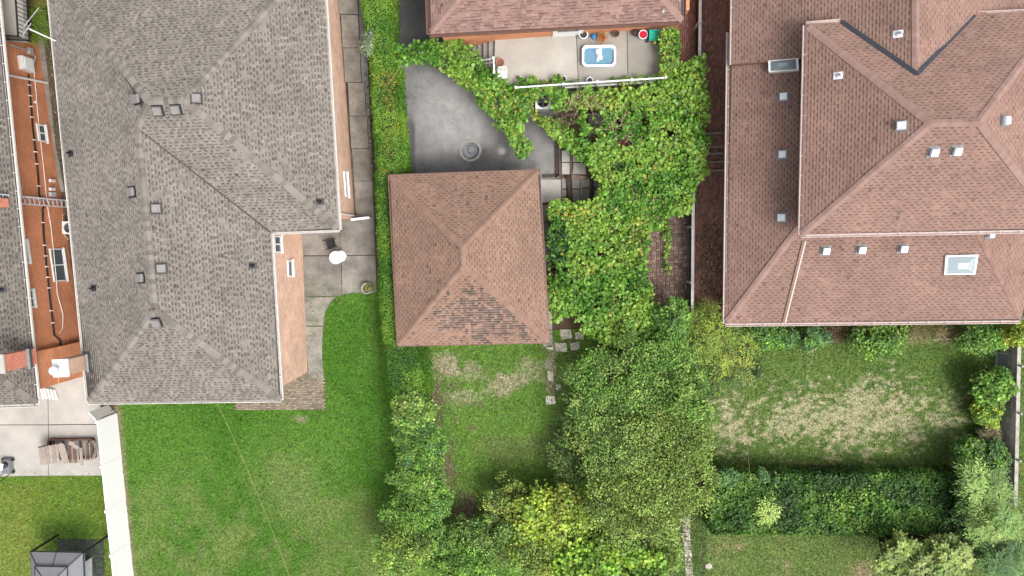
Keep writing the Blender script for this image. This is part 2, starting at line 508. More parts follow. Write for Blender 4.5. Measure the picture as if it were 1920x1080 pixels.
def sstep(a, b, x):
    t = np.clip((x - a) / (b - a), 0, 1)
    return t * t * (3 - 2 * t)

def ell(px, py, cx, cy, rx, ry):
    return np.sqrt(((px - cx) / rx) ** 2 + ((py - cy) / ry) ** 2)

G_DEEP = (0.052, 0.138, 0.011); G_MID = (0.072, 0.165, 0.018); G_PALE = (0.112, 0.175, 0.036); G_YEL = (0.175, 0.20, 0.042)
STRAW = (0.43, 0.38, 0.25); DIRT = (0.17, 0.13, 0.085); DUST = (0.36, 0.30, 0.22); DARKSOIL = (0.065, 0.05, 0.032)

def lawn_a(px, py, x, y):
    n = fbm(x * 0.45, y * 0.45, 3, 4); m = fbm(x * 1.6, y * 1.6, 9, 3)
    c = mixn(G_DEEP, G_MID, sstep(0.35, 0.65, n))
    c = mixn(c, G_PALE, .75 * sstep(0.30, 0.85, n * 0.6 + sstep(800, 1020, py) * 0.32 + (m - 0.5) * 0.5) * sstep(740, 960, py + (px - 480) * 0.1))
    c = mixn(c, (0.17, 0.185, 0.07), 0.28 * sstep(.4, .75, m * .6 + n * .4 + sstep(860, 1080, py) * .12) * sstep(820, 960, py))
    c = mixn(c, (0.165, 0.20, 0.07), 0.42 * (1 - sstep(0.3, 1.0, ell(px, py, 540, 900, 70, 90) + (m - 0.5))))
    c = mixn(c, (0.24, 0.21, 0.13), 0.7 * (1 - sstep(0.3, 1.0, ell(px, py, 565, 787, 16, 9) + (m - 0.5))))
    c = mixn(c, (0.24, 0.19, 0.12), 0.7 * (1 - sstep(0, 10, px - (222 + (py - 757) * 0.085))))
    return c
def lawn_b(px, py, x, y):
    n = fbm(x * 0.6, y * 0.6, 23, 4); m = fbm(x * 2, y * 2, 29, 3)
    c = mixn(G_MID, (0.12, 0.17, 0.02), n)
    c = mixn(c, G_YEL, .6 * sstep(0.4, 0.8, n * 0.5 + sstep(930, 1050, py) * 0.35 + sstep(140, 30, px) * 0.25 + (m - .5) * .4))
    return c
def lawn_c(px, py, x, y):
    n = fbm(x * 0.7, y * 0.7, 41, 4); m = fbm(x * 2.2, y * 2.2, 43, 4)
    c = mixn((0.085, 0.185, 0.022), (0.135, 0.235, 0.035), n)
    c = mixn(c, DIRT, .7 * sstep(0.62, 0.8, m * 0.6 + n * 0.45))
    for cx, cy, rx, ry, s in ((835, 690, 40, 26, 1), (940, 718, 45, 24, 1), (880, 700, 60, 20, .6), (870, 745, 50, 18, .7), (990, 700, 26, 26, .7), (1033, 700, 12, 60, 1)):
        c = mixn(c, DUST, .8 * s * (1 - sstep(0.35, 1.2, ell(px, py, cx, cy, rx, ry) + (m - 0.5) * 1.6)))
    for cx, cy, rx, ry, s in ((815, 760, 20, 50, 1), (835, 880, 20, 55, 1), (870, 960, 30, 45, .9), (950, 840, 60, 30, .3), (1055, 830, 40, 50, .5), (1075, 720, 40, 60, .3)):
        c = mixn(c, DIRT, s * (1 - sstep(0.5, 1.2, ell(px, py, cx, cy, rx, ry) + (m - 0.5) * 1.4)))
    c = mixn(c, (0.05, 0.085, 0.026), 0.7 * sstep(1090, 1150, px))
    return c
def lawn_d(px, py, x, y):
    n = fbm(x * 0.6, y * 0.6, 61, 4); m = fbm(x * 2.4, y * 2.4, 67, 4)
    c = mixn((0.06, 0.125, 0.02), (0.11, 0.165, 0.035), n)
    d = ell(px, py, 1600, 785, 225, 68)
    f2 = fbm(x * 4.5, y * 8.5, 71, 3)
    c = mixn(c, STRAW, 0.72 * (1 - sstep(0.35, 1.25, d + (m - 0.5) * 1.5 + (n - .5) * .8 + (f2 - .42) * 2.4)))
    c = mixn(c, STRAW, 0.6 * (1 - sstep(0.4, 1.2, ell(px, py, 1370, 800, 50, 60) + (m - 0.5) * 1.5 + (f2 - .4) * 2.4)))
    c = mixn(c, G_YEL, 0.6 * (1 - sstep(0.4, 1.0, np.abs(py - 880) / 16 + (m - 0.5) * 1.5)))
    return c
def lawn_e(px, py, x, y):
    n = fbm(x * 0.7, y * 0.7, 81, 4); m = fbm(x * 2.2, y * 2.2, 83, 4)
    c = mixn((0.085, 0.15, 0.028), (0.15, 0.18, 0.055), n)
    c = mixn(c, (0.27, 0.21, 0.12), 0.8 * sstep(0.55, 0.75, m * 0.5 + n * 0.5))
    return c

LAWNS = [
    ('a', ((215, 530), (745, 530), (745, 1180), (215, 1180)), lawn_a, 0.0),
    ('b', ((-180, 880), (222, 880), (245, 1180), (-180, 1180)), lawn_b, 0.0),
    ('c', ((745, 640), (1330, 600), (1325, 1180), (745, 1180)), lawn_c, 0.03),
    ('d', ((1296, 590), (2060, 590), (2060, 905), (1296, 905)), lawn_d, 0.0),
    ('e', ((1262, 905), (2060, 905), (2060, 1180), (1262, 1180)), lawn_e, 0.012),
]
def blades(name, corners, colf, dens, size, seed):
    """short turf blades, lying every way"""
    r = np.random.default_rng(seed)
    tl, tr, br, bl = [np.array(P(x, y, 0)) for x, y in corners]
    area = np.linalg.norm(tr - tl) * np.linalg.norm(bl - tl)
    n = int(area * dens)
    U = r.random(n)[:, None]; V = r.random(n)[:, None]
    p = tl * (1 - U) * (1 - V) + tr * U * (1 - V) + br * U * V + bl * (1 - U) * V
    px, py = to_px(p[:, 0], p[:, 1], 0.0)
    p = p[(px > -60) & (px < 1980) & (py < 1130)]; n = len(p)
    px, py = to_px(p[:, 0], p[:, 1], 0.0)
    col = colf(px, py, p[:, 0], p[:, 1])
    col = col * (0.5 + 1.25 * r.random((n, 1))) * (0.92 + 0.16 * r.random((n, 3)))
    a = r.random(n) * 2 * np.pi; L = size * (0.6 + 0.9 * r.random(n)); w = L * (0.12 + 0.14 * r.random(n))
    e = r.uniform(0.15, 0.9, n)
    d = np.stack([np.cos(a) * np.cos(e), np.sin(a) * np.cos(e), np.sin(e)], 1); s = np.stack([-np.sin(a), np.cos(a), 0 * a], 1)
    b0 = p + s * w[:, None]; b1 = p - s * w[:, None]; t = p + d * L[:, None]
    b0[:, 2] += 0.004; b1[:, 2] += 0.004
    v = np.stack([b0, b1, t], 1).reshape(-1, 3)
    f = np.arange(n * 3).reshape(-1, 3)
    return raw_mesh(name, v, f, 3, M['grass'], cols=col, kind='stuff')

GRASS_LABEL = {'a': 'mown green grass behind the big grey-shingled house', 'b': 'yellowish grass beside the grey gazebo',
               'c': 'patchy rough grass and clover behind the brown garage', 'd': 'lawn grass with a straw-coloured dry patch below the red-roofed house',
               'e': 'thin grass below the dark ivy hedge'}
for i, (k, cs, fn, rel) in enumerate(LAWNS):
    grid_sheet('lawn', cs, 0.13, 0.0 + 0.004 * (i % 2), fn, M['turf'], relief=rel)
    g = blades('grass', cs, fn, {'a': 320, 'b': 320, 'c': 420, 'd': 380, 'e': 350}[k], {'c': 0.14}.get(k, 0.115), 100 + i)
    g['label'] = GRASS_LABEL[k]; g['category'] = 'grass'

# ---- driveway
def asph(px, py, x, y):
    n = fbm(x * 0.5, y * 0.5, 91, 4); m = fbm(x * 1.7, y * 1.7, 95, 4)
    d = ell(px, py, 858, 215, 92, 92) + (n - 0.5) * 0.7
    c = mixn((0.125, 0.123, 0.122), (0.205, 0.202, 0.198), 1 - sstep(0.4, 1.35, d + (m - .5) * .5))
    c = mixn(c, (0.18, 0.175, 0.17), 0.8 * sstep(985, 1010, px))
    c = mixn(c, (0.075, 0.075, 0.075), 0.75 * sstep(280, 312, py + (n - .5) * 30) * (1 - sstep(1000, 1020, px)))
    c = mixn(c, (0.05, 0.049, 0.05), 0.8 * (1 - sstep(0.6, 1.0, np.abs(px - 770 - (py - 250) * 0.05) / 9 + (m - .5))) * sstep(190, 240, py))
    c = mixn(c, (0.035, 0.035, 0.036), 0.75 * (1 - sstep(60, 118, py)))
    c = mixn(c, (0.42, 0.41, 0.40), 0.7 * (1 - sstep(0.3, 1.0, ell(px, py, 941, 284, 9, 9) + (m - .5) * .6)))
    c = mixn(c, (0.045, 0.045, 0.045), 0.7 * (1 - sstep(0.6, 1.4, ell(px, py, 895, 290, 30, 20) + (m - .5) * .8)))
    c = c * (0.95 + 0.5 * m)[:, None]
    return c
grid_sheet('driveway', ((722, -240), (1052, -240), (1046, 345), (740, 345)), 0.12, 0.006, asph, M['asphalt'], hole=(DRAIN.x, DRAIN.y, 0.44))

# ---- slab paving
def slab_poly(b, pts, z0, z1, col=None, gap=0.012):
    """a slab with bevelled top edge from photo positions at its top"""
    pw = [P(x, y, z1) for x, y in pts]
    c = sum(pw, Vector()) / len(pw)
    q = [p + (c - p).normalized() * gap * 1.4 for p in pw]
    n = len(q)
    ar = sum(q[i].x * q[(i + 1) % n].y - q[(i + 1) % n].x * q[i].y for i in range(n))
    if ar < 0: q = q[::-1]
    t = [p + (c - p).normalized() * 0.012 for p in q]
    vs_ = [(p.x, p.y, z0) for p in q] + [(p.x, p.y, z1 - 0.008) for p in q] + [(p.x, p.y, z1) for p in t]
    fs = [tuple(range(2 * n, 3 * n))]
    for k in (0, n):
        fs += [(k + i, k + (i + 1) % n, k + n + (i + 1) % n, k + n + i) for i in range(n)]
    b.add(vs_, fs, col)
    return b

def bed_sheet(name, px_poly, z, mat):
    b = MB(); pw = [P(x, y, z) for x, y in px_poly]
    tris = tessellate_polygon([pw])
    b.add(pw, [tuple(t) for t in tris])
    # face up
    return structure(b.build(name, mat))

# concrete patio of the grey house, with its narrow strip down the wall
patio = bed_sheet('patio', [(556, 425), (702, 400), (706, 548), (640, 550), (612, 575), (604, 640), (606, 712), (570, 712)], 0.012, M['soil'])
CURVE = [(690, 551), (660, 549), (637, 554), (620, 566), (610, 584)]
SL = [([(560, 405), (636, 405), (637, 479), (562, 479)], 1.0), ([(637, 405), (701, 405), (704, 478), (637, 479)], 0.92),
      ([(562, 480), (639, 480), (641, 556), (637, 555), (567, 556)], 0.86), ([(640, 480), (704, 479), (707, 549), (690, 551), (660, 549), (641, 553)], 1.02),
      ([(568, 557), (632, 556), (620, 566), (610, 584), (606, 611), (571, 611)], 1.08), ([(571, 612), (605.5, 612), (604, 660), (607, 710), (579, 710)], 1.16)]
for pts, k in SL:
    b = MB(); slab_poly(b, pts, 0.0, 0.05, (k, k, k)); o = b.build('slab', M['concrete'], patio)

# pale concrete terrace in the lower left corner
terr = bed_sheet('rear_terrace', [(-180, 660), (190, 660), (194, 892), (-180, 896)], 0.012, M['soil'])
for pts, k in (([(-180, 665), (88, 665), (90, 796), (-180, 797)], 1.0), ([(89, 665), (186, 660), (189, 795), (91, 796)], 1.02),
               ([(-180, 798), (90, 797), (90, 892), (-180, 896)], 0.97), ([(91, 797), (189, 796), (194, 892), (91, 892)], 0.95)):
    b = MB(); slab_poly(b, pts, 0.0, 0.06, (k, k, k), 0.006); b.build('slab', M['concrete_pale'], terr)

# stepped walkway flags between the grey house and the hedge
walk = bed_sheet('side_walkway', [(632, -200), (676, -200), (702, 410), (668, 410)], 0.012, M['concrete_dark'])
WS = [(628, 664, -100, -38), (632, 668, -37, 26), (639, 671, 27.5, 89), (643, 674, 90, 154), (652, 683, 155, 217), (655, 688, 218, 278), (662, 693, 279, 339), (665, 698, 340, 408)]
for i, (xa, xb, ya, yb) in enumerate(WS):
    b = MB(); z = 0.34 - i * 0.04
    k = 0.92 + 0.28 * random.random()
    slab_poly(b, [(xa, ya), (xb, ya), (xb + (yb - ya) * 0.055, yb), (xa + (yb - ya) * 0.055, yb)], z - 0.2, z, (k, k * 0.98, k * 0.95), 0.004)
    b.build('slab', M['concrete'], walk)

# pavers, each a small block with open joints
def pavers(name, px_poly, z, size, cols, angle_px, parent=None, mode='running', seed=1, mat='paver', lift=0.006, gap=0.008, keep=1.0):
    r = random.Random(seed)
    pw = [P(x, y, z) for x, y in px_poly]
    poly = [(p.x, p.y) for p in pw]
    d = (P(angle_px[2], angle_px[3], z) - P(angle_px[0], angle_px[1], z)); a = math.atan2(d.y, d.x)
    ca, sa = math.cos(a), math.sin(a)
    loc = [(x * ca + y * sa, -x * sa + y * ca) for x, y in poly]
    u0 = min(p[0] for p in loc); u1 = max(p[0] for p in loc); v0 = min(p[1] for p in loc); v1 = max(p[1] for p in loc)
    L, W_ = size; cells = []
    if mode == 'running':
        row = 0; v = v0
        while v < v1:
            u = u0 - (L / 2 if row % 2 else 0)
            while u < u1:
                cells.append((u, v, L, W_)); u += L
            v += W_; row += 1
    else:   # basket weave, squares of two
        v = v0; j = 0
        while v < v1:
            u = u0; i = 0
            while u < u1:
                if (i + j) % 2: cells += [(u, v, L, L / 2), (u, v + L / 2, L, L / 2)]
                else: cells += [(u, v, L / 2, L), (u + L / 2, v, L / 2, L)]
                u += L; i += 1
            v += L; j += 1
    cx = np.array([c[0] + c[2] / 2 for c in cells]); cy = np.array([c[1] + c[3] / 2 for c in cells])
    ok = inside(cx, cy, loc)
    b = MB()
    for c, k in zip(cells, ok):
        if not k or r.random() > keep: continue
        u, v, l, w = c; g = gap / 2
        zz = z + r.uniform(-lift, lift)
        pts = [(u + g, v + g), (u + l - g, v + g), (u + l - g, v + w - g), (u + g, v + w - g)]
        t = [(u + g + .006, v + g + .006), (u + l - g - .006, v + g + .006), (u + l - g - .006, v + w - g - .006), (u + g + .006, v + w - g - .006)]
        T = lambda q, zz_: (q[0] * ca - q[1] * sa, q[0] * sa + q[1] * ca, zz_)
        vs_ = [T(q, zz - 0.03) for q in pts] + [T(q, zz) for q in t]
        base = r.choice(cols); f = r.uniform(0.8, 1.2)
        b.add(vs_, [(4, 5, 6, 7), (0, 1, 5, 4), (1, 2, 6, 5), (2, 3, 7, 6), (3, 0, 4, 7)], tuple(x * f for x in base))
    return b.build(name, M[mat], parent, kind='stuff')

apron = bed_sheet('paver_apron', [(440, 700), (577, 690), (608, 708), (610, 768), (440, 769)], 0.008, M['soil'])
pavers('pavers', [(440, 700), (577, 697), (608, 711), (610, 768), (440, 769)], 0.05, (0.2, 0.1), [(0.24, 0.185, 0.15), (0.28, 0.225, 0.185), (0.21, 0.16, 0.135)], (440, 768, 610, 767), apron, seed=2)
back_patio = bed_sheet('paver_patio', [(1200, 380), (1300, 380), (1298, 590), (1200, 590)], 0.008, M['soil'])
pavers('pavers', [(1200, 380), (1298, 380), (1296, 590), (1200, 590)], 0.05, (0.24, 0.24), [(0.19, 0.12, 0.10), (0.23, 0.15, 0.125), (0.16, 0.11, 0.09), (0.26, 0.19, 0.165)], (1225, 500, 1295, 498), back_patio, mode='basket', seed=3, gap=0.018, lift=0.009)
side_path = bed_sheet('brick_path', [(1306, -200), (1385, -200), (1366, 590), (1300, 590)], 0.008, M['soil'])
pavers('pavers', [(1308, -200), (1385, -200), (1366, 590), (1300, 590)], 0.05, (0.2, 0.1), [(0.38, 0.19, 0.15), (0.31, 0.16, 0.125), (0.41, 0.215, 0.17), (0.27, 0.165, 0.125)], (1315, 100, 1305, 500), side_path, seed=4, gap=0.014)
near_path = bed_sheet('brick_passage', [(1272, -200), (1314, -200), (1306, 130), (1270, 130)], 0.008, M['soil'])
pavers('pavers', [(1272, -200), (1314, -200), (1306, 130), (1270, 130)], 0.05, (0.2, 0.1), [(0.37, 0.18, 0.15), (0.31, 0.16, 0.13), (0.41, 0.215, 0.175)], (1315, 100, 1305, 500), near_path, seed=5, gap=0.014)
# timber step edges across the brick path
for y in (250, 276, 288, 304, 320):
    b = MB(); b.bar(P(1322, y + 1, 0.1), P(1362, y - 1, 0.1), 0.11, 0.12, col=(0.8, 0.75, 0.65)); b.build('step_edge', M['timber_grey'], side_path)

# ================================================================== ROOFS AND HOUSES
def plane_of(pts):
    n = Vector((0, 0, 0)); m = len(pts)
    for i in range(m):
        a = pts[i]; b = pts[(i + 1) % m]
        n.x += (a.y - b.y) * (a.z + b.z); n.y += (a.z - b.z) * (a.x + b.x); n.z += (a.x - b.x) * (a.y + b.y)
    n.normalize()
    if n.z < 0: n = -n
    return sum(pts, Vector()) / m, n

class Shingler:
    """lays lapped shingle courses over planar roof facets; one colour per shingle"""
    def __init__(self, style, seed):
        self.v = []; self.c = []; self.style = style; self.r = np.random.default_rng(seed)
    def facet(self, pts, tint=None, stain=None):
        st = self.style; r = self.r
        c0, n = plane_of(pts)
        d = Vector((0, 0, -1)); d = (d - n * d.dot(n)).normalized(); h = n.cross(d).normalized()
        uv = [((p - c0).dot(h), (p - c0).dot(d)) for p in pts]
        vmax = max(q[1] for q in uv); vmin = min(q[1] for q in uv)
        e = st['exp']
        def span(v):
            xs = []
            for i in range(len(uv)):
                (ua, va), (ub, vb) = uv[i], uv[(i + 1) % len(uv)]
                if (va > v) != (vb > v): xs.append(ua + (ub - ua) * (v - va) / (vb - va))
            xs.sort()
            return [(xs[k], xs[k + 1]) for k in range(0, len(xs) - 1, 2)]
        rows = int((vmax - vmin) / e) + 1
        H = np.array(h); D = np.array(d); NN = np.array(n); C = np.array(c0)
        for i in range(rows):
            vb = vmax - i * e; vt = vb - e
            vm = min(max(0.5 * (vb + vt), vmin + 1e-3), vmax - 1e-3)
            for (ma, mb_) in span(vm):
                sb = [s for s in span(min(vb - 1e-3, vmax - 1e-3))]; stp = [s for s in span(max(vt + 1e-3, vmin + 1e-3))]
                def near(ss):
                    if len(ss) != len(span(vm)): return (ma, mb_)
                    return min(ss, key=lambda s: abs(s[0] - ma) + abs(s[1] - mb_))
                ba, bb = near(sb); ta, tb = near(stp)
                lo = min(ma, ba, ta); hi = max(mb_, bb, tb)
                cnt = int((hi - lo) / st['wmin']) + 6
                if st['regular']:
                    w = np.full(cnt, st['w']); off = (i % 2) * st['w'] / (1 if st.get('alt') else 2) + st['w'] * 2 * ((lo / (st['w'] * 2)) % 1.0) + r.uniform(-.015, .015)
                else:
                    w = r.uniform(st['wmin'], st['wmax'], cnt); off = r.uniform(0, st['wmax'])
                u0 = lo - off + np.concatenate([[0], np.cumsum(w)[:-1]]); u1 = u0 + w - st['slit']
                k = (u1 > lo) & (u0 < hi); u0 = u0[k]; u1 = u1[k]; m = len(u0)
                if m == 0: continue
                raise_ = st['butt'] * (r.random(m) * 0.5 + 0.6)
                vbj = vb + r.uniform(-.008, .008, m)
                def pt(u, v, o):
                    return C + np.outer(u, H) + np.outer(v, D) + np.outer(o, NN)
                one = np.ones(m)
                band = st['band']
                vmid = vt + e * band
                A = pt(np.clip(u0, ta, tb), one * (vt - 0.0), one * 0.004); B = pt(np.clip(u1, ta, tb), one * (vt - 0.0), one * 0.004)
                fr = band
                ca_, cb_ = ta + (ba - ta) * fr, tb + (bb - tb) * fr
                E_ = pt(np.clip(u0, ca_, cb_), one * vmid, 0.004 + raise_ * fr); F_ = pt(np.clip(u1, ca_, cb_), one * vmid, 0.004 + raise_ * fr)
                G = pt(np.clip(u0, ba, bb), vbj, 0.004 + raise_); K = pt(np.clip(u1, ba, bb), vbj, 0.004 + raise_)
                G2 = pt(np.clip(u0, ba, bb), vbj, one * 0.0); K2 = pt(np.clip(u1, ba, bb), vbj, one * 0.0)
                pal = np.array(st['pal']); wts = np.array(st['wts'], dtype=float); wts /= wts.sum()
                col = pal[r.choice(len(pal), m, p=wts)] * (1 + st['jit'] * (r.random((m, 1)) - 0.5))
                col = col * np.where(r.random((m, 1)) < .008, .62, 1.0)
                if tint is not None: col = col * np.array(tint)
                if stain is not None:
                    mid = (A + K) / 2
                    sf = stain(mid[:, 0], mid[:, 1], mid[:, 2], r)[:, None]; col = np.where(sf < .9, np.array([[.118, .086, .072]]) * (.75 + 1.5 * sf), col)
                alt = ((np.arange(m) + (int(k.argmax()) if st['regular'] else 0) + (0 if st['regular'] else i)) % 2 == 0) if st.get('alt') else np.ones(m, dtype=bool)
                dark = np.where(alt & (r.random(m) < st['bandp']), st['banddark'], 1.0)[:, None]  # top band: dark granule strip that also paints in the butt shadow
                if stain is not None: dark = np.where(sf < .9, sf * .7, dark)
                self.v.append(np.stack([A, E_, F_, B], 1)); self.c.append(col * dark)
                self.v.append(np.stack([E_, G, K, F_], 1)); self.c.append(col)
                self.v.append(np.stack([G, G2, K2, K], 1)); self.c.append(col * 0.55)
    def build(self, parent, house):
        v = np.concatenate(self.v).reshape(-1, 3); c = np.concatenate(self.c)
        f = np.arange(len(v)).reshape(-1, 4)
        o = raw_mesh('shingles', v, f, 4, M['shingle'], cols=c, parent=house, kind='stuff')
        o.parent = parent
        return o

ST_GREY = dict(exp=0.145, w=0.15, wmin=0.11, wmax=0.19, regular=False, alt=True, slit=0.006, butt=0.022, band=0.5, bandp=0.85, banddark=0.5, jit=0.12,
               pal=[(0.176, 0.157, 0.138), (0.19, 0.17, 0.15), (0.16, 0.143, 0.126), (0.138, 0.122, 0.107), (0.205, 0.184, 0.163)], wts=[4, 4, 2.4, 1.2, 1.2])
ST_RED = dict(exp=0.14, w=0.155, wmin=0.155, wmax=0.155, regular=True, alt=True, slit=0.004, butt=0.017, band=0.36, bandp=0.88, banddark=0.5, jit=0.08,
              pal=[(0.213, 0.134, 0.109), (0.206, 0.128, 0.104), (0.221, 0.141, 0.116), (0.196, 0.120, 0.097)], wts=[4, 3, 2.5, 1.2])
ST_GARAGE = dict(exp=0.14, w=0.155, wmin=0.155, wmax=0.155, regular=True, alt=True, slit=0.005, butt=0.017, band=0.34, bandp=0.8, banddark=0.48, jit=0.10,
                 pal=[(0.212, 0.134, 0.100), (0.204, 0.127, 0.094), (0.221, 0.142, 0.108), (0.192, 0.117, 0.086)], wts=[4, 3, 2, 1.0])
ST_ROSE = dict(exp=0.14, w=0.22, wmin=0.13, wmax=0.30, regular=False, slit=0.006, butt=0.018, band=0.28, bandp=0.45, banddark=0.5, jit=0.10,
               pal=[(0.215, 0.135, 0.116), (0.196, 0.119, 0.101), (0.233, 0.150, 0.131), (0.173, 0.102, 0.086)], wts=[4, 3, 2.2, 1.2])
CAPS_GREY = [(0.19, 0.172, 0.153), (0.175, 0.158, 0.14), (0.13, 0.116, 0.102), (0.15, 0.135, 0.12), (0.182, 0.165, 0.146), (0.12, 0.107, 0.095)]
CAPS_RED = [(0.222, 0.143, 0.122), (0.21, 0.134, 0.113), (0.23, 0.15, 0.13)]
CAPS_GARAGE = [(0.205, 0.130, 0.098), (0.192, 0.12, 0.09), (0.212, 0.136, 0.104)]

_cap_mesh = {}
def cap_mesh(w, l, pitch):
    k = (round(w, 3), round(l, 3), round(pitch, 2))
    if k not in _cap_mesh:
        b = MB(); dz = w * pitch; t = 0.02
        vs_ = []
        for y, zo in ((-0.02, 0.012), (l, 0.028)):
            for x, z in ((-w, -dz), (-0.02, -0.003), (0.02, -0.003), (w, -dz)):
                vs_.append((x, y, z + zo))
        for y, zo in ((-0.02, 0.012 - t), (l, 0.034 - t)):
            for x, z in ((-w, -dz), (-0.02, -0.003), (0.02, -0.003), (w, -dz)):
                vs_.append((x, y, z + zo))
        fs = [(i, i + 1, i + 5, i + 4) for i in range(3)] + [(4, 5, 13, 12), (5, 6, 14, 13), (6, 7, 15, 14), (0, 4, 12, 8), (7, 3, 11, 15)]
        b.add(vs_, fs)
        me_o = b.build('ridge_cap', M['cap'])
        me = me_o.data; bpy.data.objects.remove(me_o)
        _cap_mesh[k] = me
    return _cap_mesh[k]

def caps(roof, house, p_top, p_bot, cols, w=0.16, l=0.2, pitch=0.3, seed=0, n_limit=400, vis=True):
    """lapped ridge caps from the low end p_bot up to p_top; each its own piece"""
    r = random.Random(seed)
    d = (p_bot - p_top); L = d.length; d.normalize()
    x = d.cross(Vector((0, 0, 1))).normalized(); z = x.cross(d).normalized()
    n = int(L / l)
    me = cap_mesh(w, l * 1.12, pitch)
    for i in range(n):
        p = p_top + d * (i * l)
        if vis:
            u, v = to_px(np.array([p.x]), np.array([p.y]), np.array([p.z]))
            if u[0] < -40 or u[0] > 1960 or v[0] < -40 or v[0] > 1120: continue
        o = bpy.data.objects.new('ridge_cap', me)
        COL.objects.link(o)
        o.parent = roof
        R = Matrix((x, d, z)).transposed().to_4x4()
        q = p - WL[house]
        R.translation = q
        o.matrix_local = R @ Matrix.Rotation(r.uniform(-.035, .035), 4, 'Z') @ Matrix.Rotation(r.uniform(-.02, .02), 4, 'X')
        c = r.choice(cols); f = r.uniform(0.92, 1.08)
        o.color = (c[0] * f, c[1] * f, c[2] * f, 1)

def make_roof(house, facets, style, seed, soffit_poly, z_e, tints=None, stains=None, name='roof'):
    b = MB()
    for pts in facets:
        b.add([p - Vector((0, 0, 0.012)) for p in pts], [tuple(range(len(pts)))])
    sp = [Vector((p.x, p.y, z_e - 0.14)) for p in soffit_poly]
    tr = tessellate_polygon([sp]); b.add(sp, [tuple(t) for t in tr])
    n = len(sp)
    for i in range(n):
        a = soffit_poly[i]; c = soffit_poly[(i + 1) % n]
        b.quad((a.x, a.y, z_e - 0.14), (c.x, c.y, z_e - 0.14), (c.x, c.y, z_e - 0.012), (a.x, a.y, z_e - 0.012))
    roof = b.build(name, M['deck'], house)
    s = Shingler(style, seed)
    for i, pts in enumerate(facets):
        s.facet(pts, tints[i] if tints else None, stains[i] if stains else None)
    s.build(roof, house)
    return roof

def gutters(roof, house, edges, mat, out=0.07, w=0.13, h=0.11, drop=0.05, straps=True):
    """open eaves troughs: floor, two lips and cross straps"""
    for a, c in edges:
        d = (c - a).normalized(); s = Vector((0, 0, 1)).cross(d).normalized()   # outward for clockwise edges
        b = MB(); o = s * out; dz = Vector((0, 0, -drop))
        b.bar(a + o + dz - Vector((0, 0, h / 2)), c + o + dz - Vector((0, 0, h / 2)), w, 0.012)
        b.bar(a + o + s * w / 2 + dz, c + o + s * w / 2 + dz, 0.028, h)
        b.bar(a + o - s * w / 2 + dz, c + o - s * w / 2 + dz, 0.012, h)
        L = (c - a).length
        if straps:
            for k in range(1, int(L / 0.9)):
                p = a + d * (k * 0.9) + o + dz + Vector((0, 0, h / 2))
                b.bar(p - s * w * 0.75, p + s * w * 0.5, 0.03, 0.012)
        g = b.build('gutter', mat, house); g.parent = roof

def walls(house, base_px_poly=None, poly=None, z1=4.6, mat=None, z0=-0.1):
    """each wall its own panel of brickwork"""
    pw = poly if poly else [P(x, y, 0) for x, y in base_px_poly]
    n = len(pw); t = 0.2
    c = sum(pw, Vector()) / n
    ar = sum(pw[i].x * pw[(i + 1) % n].y - pw[(i + 1) % n].x * pw[i].y for i in range(n))
    if ar < 0: pw = pw[::-1]
    for i in range(n):
        a = pw[i]; e = pw[(i + 1) % n]
        d = (e - a).normalized(); inn = Vector((-d.y, d.x, 0))
        b = MB()
        a2 = a; e2 = e - d * 0.0
        # butted at the corners: start flush, stop a wall thickness short
        e2 = e - d * (t + 0.001)
        b.prism([(a2.x, a2.y), (e2.x, e2.y), (e2.x + inn.x * t, e2.y + inn.y * t), (a2.x + inn.x * t, a2.y + inn.y * t)], z0, z1)
        b.build('wall', mat, house)

class WallFrame:
    """place things on a vertical wall by photo position"""
    def __init__(self, g0, g1, outward):
        self.p0 = Vector((g0.x, g0.y, 0)); d = Vector((g1.x - g0.x, g1.y - g0.y, 0)); self.L = d.length; self.d = d.normalized()
        n = Vector((-self.d.y, self.d.x, 0))
        self.n = n if n.dot(outward) > 0 else -n
    def sz(self, px, py):
        q = on_plane(px, py, self.p0, self.n)
        return (q - self.p0).dot(self.d), q.z
    def pt(self, s, z, o=0.0):
        return self.p0 + self.d * s + self.n * o + Vector((0, 0, z))
    def px(self, x, y, o=0.0):
        s, z = self.sz(x, y); return self.pt(s, z, o)
    def box(self, b, s0, s1, z0, z1, o0, o1, col=None):
        q = [self.pt(s, z, o) for z in (z0, z1) for s, o in ((s0, o0), (s1, o0), (s1, o1), (s0, o1))]
        b.add(q, MB.BF, col)
    def window(self, house, s0, s1, z0, z1, panes=1, vert=False, frame=0.07, pane_mat='glass', sill=True, frame_mat='white', axis='s'):
        if s1 < s0: s0, s1 = s1, s0
        if z1 < z0: z0, z1 = z1, z0
        b = MB()
        self.box(b, s0, s1, z0, z0 + frame, 0.0, 0.07); self.box(b, s0, s1, z1 - frame, z1, 0.0, 0.07)
        self.box(b, s0, s0 + frame, z0 + frame, z1 - frame, 0.0, 0.068); self.box(b, s1 - frame, s1, z0 + frame, z1 - frame, 0.0, 0.068)
        for k in range(1, panes):
            sm = s0 + (s1 - s0) * k / panes
            self.box(b, sm - frame / 2, sm + frame / 2, z0 + frame, z1 - frame, 0.0, 0.062)
        w = b.build('window', M[frame_mat], house)
        for k in range(panes):
            a = s0 + (s1 - s0) * k / panes + frame * 0.6; c = s0 + (s1 - s0) * (k + 1) / panes - frame * 0.6
            b = MB(); self.box(b, a, c, z0 + frame * 0.9, z1 - frame * 0.9, 0.005, 0.022)
            o = b.build('pane', M[pane_mat], house); o.parent = w
        if sill:
            b = MB(); self.box(b, s0 - 0.05, s1 + 0.05, z0 - 0.07, z0 - 0.002, 0.0, 0.11); o = b.build('sill', M[frame_mat if frame_mat == 'white' else 'stone'], house); o.parent = w
        return w

